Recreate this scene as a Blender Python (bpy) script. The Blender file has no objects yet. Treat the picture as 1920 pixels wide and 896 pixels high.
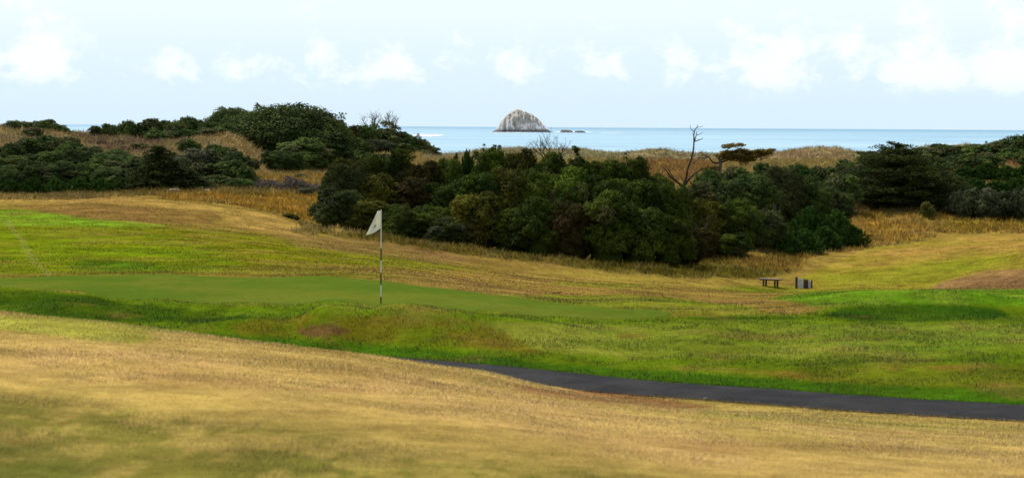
import bpy, math, random
import numpy as np
from mathutils import Matrix, Vector

S = bpy.context.scene
COL = S.collection
R = math.radians
rng = np.random.default_rng(7)
random.seed(7)

# ------------------------------------------------------------------ camera
F = 3733.0                      # focal length in photo pixels (1920 wide)
PITCH = math.atan(210.0 / F)
ROLL = R(0.35)
cam_d = bpy.data.cameras.new('camera'); cam = bpy.data.objects.new('camera', cam_d); COL.objects.link(cam)
cam_d.sensor_width = 36.0; cam_d.lens = 36.0 * F / 1920.0
CM = Matrix.Rotation(math.pi / 2 - PITCH, 4, 'X') @ Matrix.Rotation(ROLL, 4, 'Z')
cam.matrix_world = CM
cam_d.clip_start = 0.3; cam_d.clip_end = 400000
cam_d.dof.use_dof = True; cam_d.dof.focus_distance = 62.0; cam_d.dof.aperture_fstop = 3.6
S.camera = cam
CR = np.array(CM.to_3x3())

# ------------------------------------------------------------------ light
SUN_EL, SUN_AZ = 52.0, -38.0      # azimuth from +Y (view direction), negative = left
SEA_Z = -20.0
S.view_settings.view_transform = 'Standard'; S.view_settings.look = 'None'
S.view_settings.gamma = 1.0; S.view_settings.use_curve_mapping = False
S.view_settings.exposure = 0.55
sun_d = bpy.data.lights.new('sun', 'SUN'); sun = bpy.data.objects.new('sun', sun_d); COL.objects.link(sun)
sun_d.energy = 3.6; sun_d.angle = R(7); sun_d.color = (1.0, 0.94, 0.84)
sd = Vector((math.sin(R(SUN_AZ)) * math.cos(R(SUN_EL)), math.cos(R(SUN_AZ)) * math.cos(R(SUN_EL)), math.sin(R(SUN_EL))))
sun.rotation_euler = sd.to_track_quat('Z', 'Y').to_euler()

class NT:
    """small helper for building node trees"""
    def __init__(s, tree): s.t = tree; s.n = tree.nodes; s.l = tree.links
    def node(s, typ, **kw):
        n = s.n.new(typ)
        for k, v in kw.items(): setattr(n, k, v)
        return n
    def inp(s, sock, v):
        if v is None: return
        if hasattr(v, 'is_output'): s.l.new(v, sock)
        else: sock.default_value = v
    def math(s, op, a, b=None, c=None, clamp=False):
        n = s.node('ShaderNodeMath', operation=op, use_clamp=clamp)
        s.inp(n.inputs[0], a); s.inp(n.inputs[1], b); s.inp(n.inputs[2], c)
        return n.outputs[0]
    def mix(s, f, a, b, blend='MIX'):
        n = s.node('ShaderNodeMix', data_type='RGBA', blend_type=blend)
        s.inp(n.inputs[0], f); s.inp(n.inputs[6], a); s.inp(n.inputs[7], b)
        return n.outputs[2]
    def noise(s, vec, scale, detail=4, rough=0.6, dist=0.0):
        n = s.node('ShaderNodeTexNoise'); s.inp(n.inputs['Vector'], vec)
        n.inputs['Scale'].default_value = scale; n.inputs['Detail'].default_value = detail
        n.inputs['Roughness'].default_value = rough; n.inputs['Distortion'].default_value = dist
        return n.outputs[0]
    def ramp(s, f, lo, hi, a=0.0, b=1.0, smooth=True):
        n = s.node('ShaderNodeMapRange', interpolation_type='SMOOTHSTEP' if smooth else 'LINEAR')
        s.inp(n.inputs[0], f); n.inputs[1].default_value = lo; n.inputs[2].default_value = hi
        n.inputs[3].default_value = a; n.inputs[4].default_value = b
        return n.outputs[0]
    def comb(s, x, y, z):
        n = s.node('ShaderNodeCombineXYZ'); s.inp(n.inputs[0], x); s.inp(n.inputs[1], y); s.inp(n.inputs[2], z)
        return n.outputs[0]
    def sep(s, v):
        n = s.node('ShaderNodeSeparateXYZ'); s.inp(n.inputs[0], v); return n.outputs
    def vmul(s, v, t):
        n = s.node('ShaderNodeVectorMath', operation='MULTIPLY'); s.inp(n.inputs[0], v); n.inputs[1].default_value = t
        return n.outputs[0]

# world: Nishita sky with a bank of low cumulus over the sea and thin high veil cloud
W = bpy.data.worlds.new('World'); S.world = W; W.use_nodes = True
nt = NT(W.node_tree); nt.n.clear()
geo = nt.node('ShaderNodeTexCoord').outputs['Generated']
sky = nt.node('ShaderNodeTexSky', sky_type='NISHITA', sun_disc=False)
sky.sun_elevation = R(SUN_EL); sky.sun_rotation = R(SUN_AZ); sky.altitude = 20
sky.air_density = 1.0; sky.dust_density = 1.2; sky.ozone_density = 1.4
x, y, z = nt.sep(geo)
az = nt.math('MULTIPLY', nt.math('ARCTAN2', x, y), 57.29578)      # degrees, right of the view direction
el = nt.math('MULTIPLY', nt.math('ARCSINE', z), 57.29578)
ae = nt.comb(az, nt.math('MULTIPLY', el, 1.3), 0.0)
n1 = nt.noise(ae, 0.75, 7, 0.62, 0.3)
n2 = nt.noise(ae, 2.6, 5, 0.6)
# cumulus banks: azimuth, base elevation, half width, height, strength
BLOBS = [(-14.4, 1.35, .7, .55, .7), (-13.2, 1.2, 1.0, 1.5, 1.25), (-9.8, 1.2, .9, .75, .75), (-7.6, 1.2, .95, .7, .7),
         (-5.3, 1.15, .9, 1.1, .75), (-3.6, 1.1, 1.0, .95, .8), (-1.7, 1.4, .7, .75, .6), (0.2, 1.3, 1.1, .9, .8), (2.5, 1.4, .9, .7, .7),
         (4.9, 1.3, .9, 1.0, .7), (7.2, 1.1, 1.5, 1.6, 1.0), (9.7, 1.3, .9, 1.2, .85), (11.6, 1.1, 1.5, 1.5, 1.0), (14.1, 1.1, 1.3, 1.8, 1.15),
         (18.5, 1.1, 2.0, 1.7, 1.0), (-18.0, 1.1, 1.6, 1.4, .9), (-23, 1.1, 2.4, 1.7, .9), (24, 1.1, 2.6, 1.8, 1)]
tot = None
for a0, e0, hw, hh, st in BLOBS:
    dx = nt.math('DIVIDE', nt.math('SUBTRACT', az, a0), hw)
    up = nt.math('DIVIDE', nt.math('SUBTRACT', el, e0 + .35), nt.ramp(el, e0 + .34, e0 + .36, .45, hh))
    d2 = nt.math('ADD', nt.math('MULTIPLY', dx, dx), nt.math('MULTIPLY', up, up))
    g = nt.math('MULTIPLY', nt.math('EXPONENT', nt.math('MULTIPLY', d2, -.75)), st)
    tot = g if tot is None else nt.math('MAXIMUM', tot, g)
dens = nt.math('ADD', tot, nt.math('MULTIPLY', nt.math('SUBTRACT', nt.math('ADD', n1, nt.math('MULTIPLY', n2, .35)), .67), 2.6))
cl = nt.math('MULTIPLY', nt.ramp(dens, 0.28, 1.05), nt.ramp(el, 0.5, 1.5))
veil = nt.math('MULTIPLY', nt.ramp(nt.noise(nt.vmul(geo, (1, 1, 3)), 1.6, 6, .55), .3, .7), nt.ramp(el, 3.0, 14.0, .0, .45))
hz = nt.ramp(el, 5.0, 15.0, .95, .05)
air = nt.mix(nt.ramp(el, 0.0, 6.5), (8.1, 10.1, 11.5, 1), (11.6, 12.3, 12.4, 1))
c0 = nt.mix(hz, sky.outputs[0], air)                 # bright sea air
c1 = nt.mix(veil, c0, (9.6, 10.1, 10.3, 1))
c2 = nt.mix(nt.math('MULTIPLY', cl, .64), c1, (12.2, 12.4, 12.5, 1))
bg = nt.node('ShaderNodeBackground'); nt.l.new(c2, bg.inputs[0]); bg.inputs[1].default_value = 0.062
nt.l.new(bg.outputs[0], nt.node('ShaderNodeOutputWorld').inputs[0])

# ------------------------------------------------------------------ projection helpers
def ray(px, py):
    d = CR @ np.array([px - 960.0, 448.0 - py, -F]); return d / d[1]
def unproj(px, py, D):
    return ray(px, py) * D                       # the point at ground distance Y = D
def project(X, Y, Z):
    P = np.stack([X, Y, Z], -1) @ CR
    w = np.maximum(-P[..., 2], 1e-3)
    return 960 + F * P[..., 0] / w, 448 - F * P[..., 1] / w

# ------------------------------------------------------------------ numeric noise
_T = np.random.default_rng(3).random((256, 256))
def vnoise(x, y):
    xi = np.floor(x).astype(int); yi = np.floor(y).astype(int); fx = x - xi; fy = y - yi
    fx = fx * fx * (3 - 2 * fx); fy = fy * fy * (3 - 2 * fy)
    a = _T[xi & 255, yi & 255]; b = _T[(xi + 1) & 255, yi & 255]; c = _T[xi & 255, (yi + 1) & 255]; d = _T[(xi + 1) & 255, (yi + 1) & 255]
    return (a * (1 - fx) + b * fx) * (1 - fy) + (c * (1 - fx) + d * fx) * fy
def fbm(x, y, o=4, g=0.5):
    s = 0; a = 1; t = 0
    for i in range(o):
        s = s + a * vnoise(x * 2 ** i + 17.3 * i, y * 2 ** i + 5.1 * i); t += a; a *= g
    return s / t
def sstep(a, b, x):
    t = np.clip((x - a) / (b - a), 0, 1); return t * t * (3 - 2 * t)

# ------------------------------------------------------------------ terrain control points: picture column, row, distance
CP = [
 # near hillside
 (0,896,10),(500,896,10.6),(960,896,11.3),(1400,896,12.2),(1920,896,13.2),
 (0,720,15.5),(500,740,15.5),(960,780,16),(1400,810,17.5),(1920,835,20),
 (0,640,20.5),(500,685,20),(960,735,22),(1400,778,23.5),(1920,808,24.5),
 (-300,560,28),(0,583,27),(200,605,27),(400,635,27),(550,654,27.3),(700,671,28),(900,699,29.3),(1160,736,31.3),(1300,752,31),(1600,772,29.8),(1920,793,28.2),(2200,812,27.5),
 (-300,590,34),(0,612,34),(200,630,34),(400,655,33.5),(550,674,33.5),(700,692,33.3),(900,710,32.8),
 # path and the ground just behind it
 (0,588,45),(300,622,41.2),(550,644,39.8),(700,661,38.3),(900,681,36.1),(1160,703,34.3),(1400,722,33),(1600,735,32),(1920,747,31.1),(2200,759,30.4),
 # apron with low mounds
 (0,562,46.5),(200,575,45.5),(400,592,43.5),(480,597,42),(600,588,41.2),(740,588,41),(860,598,41.3),(960,604,41.2),(1040,625,39.5),
 (600,630,39),(800,640,38.3),(960,660,37.2),(1130,605,43.2),(1300,604,42.8),(1300,650,38),(1300,690,35.2),(1600,650,37.3),(1600,690,34.8),(1920,640,38),(1920,700,33.6),
 # putting green
 (-200,530,51),(0,538,49.5),(0,520,54),(150,548,47.6),(300,562,46),(300,515,54.5),(430,573,45),(550,577,44.3),(714,577,44),(860,583,43.8),(1000,594,43.4),(1130,600,43.6),(1250,594,44.4),
 (620,518,53.5),(720,526,52),(850,543,50),(960,556,48.5),(1100,572,46.7),(1250,588,45),
 # right hand tee mound
 (1450,600,44),(1560,592,45.5),(1700,600,45),(1900,600,44.5),(1600,574,50),(1720,569,51),(1860,576,50),(1500,588,48),(1700,566,60),(1900,570,60),(1560,560,64),(1700,549,74),(1900,548,76),(1920,544,90),
 (1160,559,52),(1200,558,53),(1300,574,50),(1400,587,48),(1120,572,56),(1260,572,60),(1420,578,60),
 # fields beyond the green
 (-200,490,62),(0,500,62),(200,500,62),(400,500,62),(600,503,63),(760,505,66),(900,530,64),(1000,545,66),(1150,549,72),(1300,560,75),
 (0,450,80),(200,450,80),(400,455,82),(640,480,80),(800,495,86),(1000,525,86),(1200,535,92),(1440,550,100),
 (-200,410,104),(0,412,100),(200,410,100),(400,425,100),(600,450,102),(640,446,116),(800,464,116),(1000,488,116),(1130,500,116),(1300,522,112),(1440,541.5,112),(1507,543,112),
 (0,380,122),(200,376,124),(350,382,124),(500,405,120),(600,428,122),(-200,378,124),
 (1600,540,108),(1750,538,110),(1920,500,112),(2100,480,114),(1560,500,128),(1640,465,142),(1760,455,146),(1920,440,152),(2100,430,156),(1450,505,122),(1500,480,134),(1300,480,128),
 (1640,405,172),(1720,412,168),(1800,425,166),(1920,420,172),(1600,440,156),(2100,415,172),
 # left: foot of the bush and the dune hill
 (-200,366,145),(0,368,146),(200,364,148),(320,358,150),(450,362,150),(520,357,158),(600,362,156),(600,342,185),(540,326,205),(480,322,200),
 (0,340,162),(250,335,164),(420,330,170),(0,290,188),(120,290,190),(250,292,195),(350,285,200),(440,290,205),(480,300,212),
 (-200,236,225),(0,243,222),(80,253,225),(150,257,230),(200,262,225),(300,264,228),(440,256,222),(500,290,222),(560,324,216),(620,322,220),(600,300,245),(690,290,255),(700,276,282),(770,288,285),(830,297,290),
 (150,264,260),(440,268,270),
 # ground under and behind the middle bush
 (700,400,140),(900,405,150),(1100,405,150),(1300,400,150),(700,345,180),(900,345,190),(1100,345,195),(1240,340,200),(1400,350,190),(1560,360,185),(1700,370,185),(1850,360,195),(1240,318,235),(1400,322,225),(1560,325,225),
 (1000,310,240),(1750,315,235),(1900,310,230),(2100,300,230),
 # fore dune crest along the beach
 (830,294,300),(900,287,300),(1000,283,300),(1110,280,298),(1180,289,300),(1235,280,296),(1300,290,300),(1400,292,300),(1500,288,300),(1560,284,298),(1620,291,300),(1700,290,275),(1800,285,275),(1920,280,270),(2100,275,270),
 (-200,250,280),(0,255,290),(300,262,300),(600,282,300),
]
cp = np.array([unproj(*c) for c in CP])
def tcoord(X, Y):
    r = np.sqrt(X * X + Y * Y); th = np.arctan2(X, Y)
    return np.clip(th, -0.36, 0.36) * 6.5, np.log(np.clip(r, 6, 330)) * 1.7
ca, cb = tcoord(cp[:, 0], cp[:, 1])
cr_ = np.sqrt(cp[:, 0] ** 2 + cp[:, 1] ** 2)
def trend(r): return np.interp(r, [0, 5, 10, 30, 45, 110, 150, 300], [-1.6, -1.65, -1.8, -4.0, -4.1, -8.0, -7.5, -4.5])
C2 = 0.0025
K = np.sqrt((ca[:, None] - ca[None]) ** 2 + (cb[:, None] - cb[None]) ** 2 + C2)
wts = np.linalg.solve(K - np.eye(len(ca)) * 0.004, cp[:, 2] - trend(cr_))
def base_z(X, Y):
    X = np.asarray(X, float); Y = np.asarray(Y, float); sh = X.shape; X = X.ravel(); Y = Y.ravel()
    a, b = tcoord(X, Y); out = np.empty(len(a))
    for i in range(0, len(a), 40000):
        s = slice(i, i + 40000)
        out[s] = np.sqrt((a[s, None] - ca) ** 2 + (b[s, None] - cb) ** 2 + C2) @ wts
    r = np.sqrt(X * X + Y * Y); out += trend(r)
    z = np.where(r < 8, np.minimum(out, -1.5), out)
    f = sstep(305, 370, r); z = z * (1 - f) + (-24.0) * f
    return z.reshape(sh)

# ------------------------------------------------------------------ zones (traced on the picture, then fixed to the ground)
def poly_mask(px, py, poly, soft):
    P = np.array(poly, float); n = len(P); inside = np.zeros(px.shape, bool); d = np.full(px.shape, 1e9)
    for i in range(n):
        x1, y1 = P[i]; x2, y2 = P[(i + 1) % n]
        if y1 != y2:
            c = ((y1 > py) != (y2 > py)) & (px < (x2 - x1) * (py - y1) / (y2 - y1) + x1); inside ^= c
        ex, ey = x2 - x1, (y2 - y1) * 3; L = ex * ex + ey * ey + 1e-9
        t = np.clip(((px - x1) * ex + (py - y1) * 3 * ey) / L, 0, 1)
        d = np.minimum(d, np.hypot(px - x1 - t * ex, (py - y1) * 3 - t * ey))
    sd_ = np.where(inside, d, -d)
    return sstep(-soft, soft, sd_)
ROUGH = [
 ([(560,436),(660,448),(800,470),(1000,492),(1130,505),(1300,521),(1410,524),(1500,506),(1545,478),(1640,462),(1620,380),(1300,380),(600,400)], 8),
 ([(1540,480),(1560,470),(1640,462),(1700,458),(1760,440),(1920,434),(2300,430),(2300,380),(1600,380),(1500,440)], 8),
 ([(-400,380),(0,373),(160,372),(300,366),(330,378),(420,383),(520,402),(600,418),(640,440),(640,330),(-400,330)], 8),
]
def rough_mask(X, Y, px, py, r):
    m = sstep(172, 185, r)
    wx = px + (fbm(X * .25, Y * .25, 3) - .5) * 60; wy = py + (fbm(X * .2 + 40, Y * .2, 3) - .5) * 14
    for p, s in ROUGH: m = np.maximum(m, poly_mask(wx, wy, p, s) * sstep(104, 110, r))
    return m * (1 - sstep(360, 380, r))
PATH_PTS = [(-900,590,43),(-300,622,40),(0,642,38),(250,658,37.2),(400,668,36.8),(550,673,36.9),(700,677,36.6),(900,694,34.7),(1160,720.5,33),(1400,737.5,31.8),(1600,752.5,30.8),(1920,771.5,29.6),(2200,788,28.3),(2700,820,26)]
def catmull(P, n=20):
    P = np.vstack([2 * P[0] - P[1], P, 2 * P[-1] - P[-2]]); out = []
    for i in range(1, len(P) - 2):
        p0, p1, p2, p3 = P[i - 1:i + 3]
        for t_ in np.linspace(0, 1, n, endpoint=False):
            out.append(.5 * ((2 * p1) + (-p0 + p2) * t_ + (2 * p0 - 5 * p1 + 4 * p2 - p3) * t_ ** 2 + (-p0 + 3 * p1 - 3 * p2 + p3) * t_ ** 3))
    return np.array(out + [P[-2]])
PL3 = catmull(np.array([unproj(*q) for q in PATH_PTS]), 24)
PW = .9
# gentle mounds: picture column/row, distance, half length, half depth, height
MOUNDS = [(650,602,40.4,4.0,.8,.26), (480,600,41.5,1.6,1.0,.10), (850,608,40.6,2.2,.8,.06), (1690,583,48.5,4.2,1.2,.46), (1850,588,47.5,1.8,1.0,.12), (1540,590,46.5,2.2,.8,.2), (1330,598,45,2.4,.5,.10), (1230,566,54,3.6,1.4,.18),
          (250,585,44.5,3.5,1.0,.12), (1750,690,34.5,3.5,.8,.08), (250,395,108,14,3,.3), (700,455,112,12,3,.4), (1100,505,112,10,2.5,.3)]
def mounds(X, Y):
    z = np.zeros_like(X)
    for px, py, D, a, b, h in MOUNDS:
        c = unproj(px, py, D); z = z + h * np.exp(-((X - c[0]) / a) ** 2 - ((Y - c[1]) / b) ** 2)
    return z
def full_z(X, Y, z=None):
    if z is None: z = base_z(X, Y)
    z = z + mounds(X, Y)
    r = np.hypot(X, Y); px, py = project(X, np.maximum(Y, .1), z)
    m = rough_mask(X, Y, px, py, r)
    z = z + m * ((fbm(X * .42, Y * .42, 4) - .5) * .75 + (fbm(X * .09, Y * .09, 3) - .5) * (1.0 + 1.6 * sstep(250, 290, r)) * sstep(190, 230, r))
    z = z + (1 - m) * (fbm(X * .35 + 9, Y * .35, 4) - .5) * .07
    z = z + (1 - m) * (fbm(X * .06 + 9, Y * .06 + 3, 3) - .5) * .35 * sstep(60, 80, r)
    near = (r > 22) & (r < 60) & (Y > 0); xs, ys = X[near], Y[near]; d = np.full(xs.shape, 1e9); zp = np.zeros(xs.shape)
    for q in PL3[::2]:
        dd = np.hypot(xs - q[0], ys - q[1]); k = dd < d; d = np.where(k, dd, d); zp = np.where(k, q[2], zp)
    f = 1 - sstep(PW * .95, PW + 1.3, d); z = z.copy(); z[near] = z[near] * (1 - f) + (zp - .03) * f
    return z, m

def lin(c): return np.array([((v / 255 + .055) / 1.055) ** 2.4 if v > 10 else v / 255 / 12.92 for v in c])
GK = 0.60                                         # picture colour -> surface albedo
def G(*c): return lin(c) * GK
FAR = 1e6
# polygon, colour, softness, opacity, rmin, rmax, patchiness (0 solid .. 1 broken up), patch size
ZONES = [
 ([(-900,300),(2800,300),(2800,600),(-900,600)], G(158,132,62), 10, 1, 52, 400, 0, 1),
 # fields behind the green
 ([(-300,386),(60,394),(170,411),(300,424),(480,440),(640,466),(760,482),(900,505),(700,520),(-300,520)], G(126,130,20), 34, 1, 50, 125, .3, .25),
 ([(-300,430),(100,430),(300,440),(420,470),(460,500),(300,512),(-300,515)], G(118,140,16), 30, .9, 50, 115, .4, .35),
 ([(-300,392),(60,394),(170,408),(310,424),(160,426),(-300,416)], G(128,166,40), 14, .9, 80, 125, .2, .3),
 ([(150,487),(260,490),(310,503),(220,509),(120,500)], G(70,118,16), 20, .8, 50, 80, .3, .5),
 ([(30,386),(200,376),(380,388),(430,408),(380,421),(180,412),(50,393)], G(146,114,62), 12, .9, 80, 135, .15, .3),
 ([(-300,372),(200,368),(350,379),(500,400),(600,432),(560,442),(440,424),(400,400),(200,381),(-300,382)], G(186,150,80), 8, .9, 85, 150, .1, .3),
 ([(520,440),(640,446),(800,466),(900,488),(820,494),(700,478),(560,462)], G(150,116,74), 18, .8, 70, 125, .35, .3),
 ([(560,500),(700,498),(860,508),(1000,530),(1200,540),(1100,548),(960,550),(820,525),(700,512)], G(176,142,72), 20, .7, 52, 120, .4, .3),
 ([(1000,500),(1300,525),(1420,530),(1400,545),(1200,535),(1000,515)], G(172,148,66), 12, .7, 90, 125, .4, .3),
 ([(640,472),(760,486),(860,502),(760,500),(640,488)], G(140,140,40), 16, .6, 52, 110, .5, .4),
 ([(1040,528),(1180,532),(1260,538),(1150,540),(1040,535)], G(140,146,40), 12, .8, 70, 110, .4, .3),
 ([(1340,540),(1500,533),(1620,538),(1720,546),(1560,552),(1380,550)], G(126,142,28), 12, .9, 88, 125, .3, .3),
 ([(1190,566),(1400,562),(1560,570),(1560,582),(1420,586),(1250,574)], G(152,118,74), 14, .85, 50, 90, .3, .3),
 ([(980,546),(1060,546),(1060,552),(990,552)], G(140,100,60), 10, .7, 50, 90, .3, .5),
 # right fairway
 ([(1500,520),(1560,496),(1640,463),(1780,446),(2300,430),(2300,560),(1500,545)], G(156,144,48), 8, 1, 95, 170, .1, .3),
 ([(1560,500),(1640,470),(1780,445),(2300,428),(2300,470),(1800,480),(1640,500)], G(184,146,74), 20, .8, 95, 170, .35, .2),
 ([(1540,515),(1700,500),(1900,480),(1850,505),(1740,530),(1560,535)], G(140,144,40), 20, .7, 95, 160, .4, .2),
 ([(1728,546),(1780,526),(1850,508),(2300,480),(2300,548)], G(152,116,76), 5, .95, 85, 135, .1, .3),
 ([(1800,546),(1860,520),(2300,500),(2300,548)], G(120,92,62), 12, .6, 85, 135, .4, .5),
 # hollow and mounds right of the green
 ([(880,560),(1000,552),(1120,553),(1180,552),(1280,560),(1380,574),(1480,588),(1400,606),(1200,606),(1000,585)], G(130,140,34), 8, .95, 43, 66, .2, .4),
 ([(1480,552),(1600,542),(2300,540),(2300,580),(1560,580),(1440,560)], G(102,146,26), 8, 1, 47, 100, .15, .3),
 # apron
 ([(-900,540),(0,538),(200,552),(430,573),(860,583),(1130,600),(1500,588),(1560,576),(1700,570),(2300,574),(2300,900),(-900,700)], G(104,126,20), 7, 1, 29, 60, .0, .3),
 ([(-300,540),(0,543),(200,556),(420,578),(480,600),(300,606),(-300,590)], G(66,94,12), 10, .95, 36, 52, .25, .5),  # shaded strip below the green's left end, shade put into turf colour
 ([(1540,594),(1580,578),(1700,569),(1860,575),(1900,590),(1840,604),(1640,602)], G(52,90,12), 10, .95, 40, 56, .15, .5),  # near face of the tee mound, its shade painted into the green
 ([(1280,597),(1480,594),(1540,597),(1480,602),(1300,602)], G(54,90,10), 6, .9, 40, 50, .2, .5),  # painted ridge shade carried on to the left of the mound
 ([(870,607),(1300,603),(1500,608),(2000,612),(2000,655),(1700,672),(1250,672),(1000,655),(930,630)], G(150,154,56), 22, .85, 30, 46, .42, .45),
 ([(1500,612),(2000,612),(2000,650),(1600,660)], G(112,142,34), 22, .6, 30, 46, .4, .4),
 ([(430,613),(500,594),(620,589),(760,590),(870,600),(960,634),(1020,662),(920,655),(780,640),(600,636),(450,630)], G(126,112,30), 12, .75, 30, 45, .5, .9),
 ([(820,622),(900,630),(1000,658),(900,648)], G(132,108,44), 12, .7, 30, 45, .4, .8),
 ([(150,545),(430,560),(550,562),(714,562),(860,568),(1000,580),(1130,588),(1250,590),(1250,607),(1100,610),(960,606),(860,598),(714,590),(550,590),(430,590),(200,566)], G(112,136,24), 6, .95, 38, 48, .25, .6),
 ([(548,622),(575,612),(620,610),(655,620),(630,627),(600,630),(565,631)], G(124,88,56), 5, 1, 30, 45, .1, 2.0),
 ([(200,610),(480,634),(640,640),(800,650),(1000,674),(1200,696),(1600,722),(2300,742),(2300,790),(-100,640)], G(66,108,10), 14, .95, 29, 45, .12, .4),  # lush strip behind the path, its green deepened with painted shade
 ([(1250,690),(1500,692),(1700,684),(2300,684),(2300,728),(1750,730),(1540,716)], G(140,116,44), 12, .85, 29, 42, .5, .8),
 ([(1150,625),(1215,628),(1215,634),(1160,634)], G(110,84,40), 10, .7, 29, 45, .3, 1),
 # near hillside
 ([(-900,460),(0,580),(200,602),(400,632),(550,652),(700,666),(900,692),(1160,733),(1300,750),(1600,768),(1920,788),(2600,830),(4000,3000),(-4000,3000)], G(186,158,86), 6, 1, 0, 33, 0, 1),
 ([(-900,560),(0,578),(200,600),(330,622),(250,640),(0,618),(-900,600)], G(158,158,56), 16, .75, 18, 33, .25, .6),
 ([(0,640),(400,660),(900,720),(1300,780),(2100,830),(2100,900),(1300,870),(800,790),(300,720),(0,700)], G(198,160,102), 60, .6, 0, 33, .5, .9),
 ([(1000,725),(1160,737),(1330,762),(1280,774),(1120,756),(960,728)], G(160,112,72), 10, .75, 18, 34, .4, .8),
 ([(1300,770),(1600,790),(2100,815),(2100,828),(1600,800),(1300,780)], G(150,146,60), 10, .6, 18, 34, .4, .8),
 ([(-300,725),(150,745),(420,785),(800,835),(1150,880),(1300,2500),(-2500,2500)], G(118,114,48), 90, .9, 0, 22, .36, 3.2),
 ([(-300,820),(100,830),(200,900),(-300,1200)], G(96,106,40), 60, .7, 0, 22, .3, 3.2),
 ([(1000,850),(1300,870),(1500,900),(1300,1000),(900,1000)], G(120,108,50), 40, .5, 0, 22, .4, 1.1),
]
RZONES = [
 ([(-900,200),(2800,200),(2800,600),(-900,600)], G(158,136,78), 10, 1, 100, 400, 0, 1),
 ([(540,430),(700,440),(1000,470),(1300,480),(1500,470),(1560,480),(1500,512),(1420,528),(1300,524),(1000,496),(660,452)], G(112,98,36), 14, 1, 104, 140, .2, .6),  # grass skirt darkened: the thicket's shadow is put into its colour
 ([(1100,486),(1300,478),(1400,490),(1460,508),(1420,524),(1300,518),(1100,500)], G(104,94,22), 16, .8, 104, 140, .4, .5),
 ([(1290,470),(1540,480),(1500,508),(1440,505),(1330,490)], G(170,130,58), 12, .8, 110, 145, .4, .5),
 ([(1590,400),(2300,400),(2300,436),(1780,440),(1640,464),(1560,480)], G(178,138,52), 10, .9, 135, 190, .3, .5),
 ([(1760,412),(2300,408),(2300,434),(1760,432)], G(140,124,34), 14, .7, 135, 190, .45, .5),
 ([(300,360),(640,366),(640,430),(520,405),(420,384),(300,376)], G(184,136,42), 10, .95, 110, 160, .3, .5),
 ([(-300,360),(330,352),(620,356),(620,370),(330,368),(-300,374)], G(108,92,38), 8, .8, 110, 170, .5, .5),
 ([(400,330),(640,330),(640,350),(400,345)], G(168,130,48), 8, .8, 160, 215, .3, .4),
 ([(-300,220),(520,220),(520,320),(-300,320)], G(152,132,94), 14, .9, 175, 300, .3, .3),
 ([(130,250),(300,262),(330,290),(200,285)], G(104,78,66), 10, .8, 175, 300, .5, .4),
 ([(400,250),(480,260),(500,330),(440,300)], G(164,138,84), 10, .8, 175, 300, .3, .3),
 ([(800,270),(2000,270),(2000,300),(800,300)], G(166,156,118), 8, .95, 250, 400, .25, .3),
 ([(1180,300),(1340,300),(1330,350),(1200,345)], G(150,112,58), 8, .9, 180, 290, .25, .3),
 ([(1240,288),(1330,292),(1330,304),(1240,300)], G(112,88,76), 8, .7, 200, 330, .5, .3),
 ([(1440,280),(1600,280),(1600,300),(1440,300)], G(168,136,96), 8, .8, 200, 330, .3, .3),
 ([(1860,290),(1960,280),(1960,320),(1870,310)], G(140,96,66), 8, .8, 200, 330, .2, .3),
]
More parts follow.
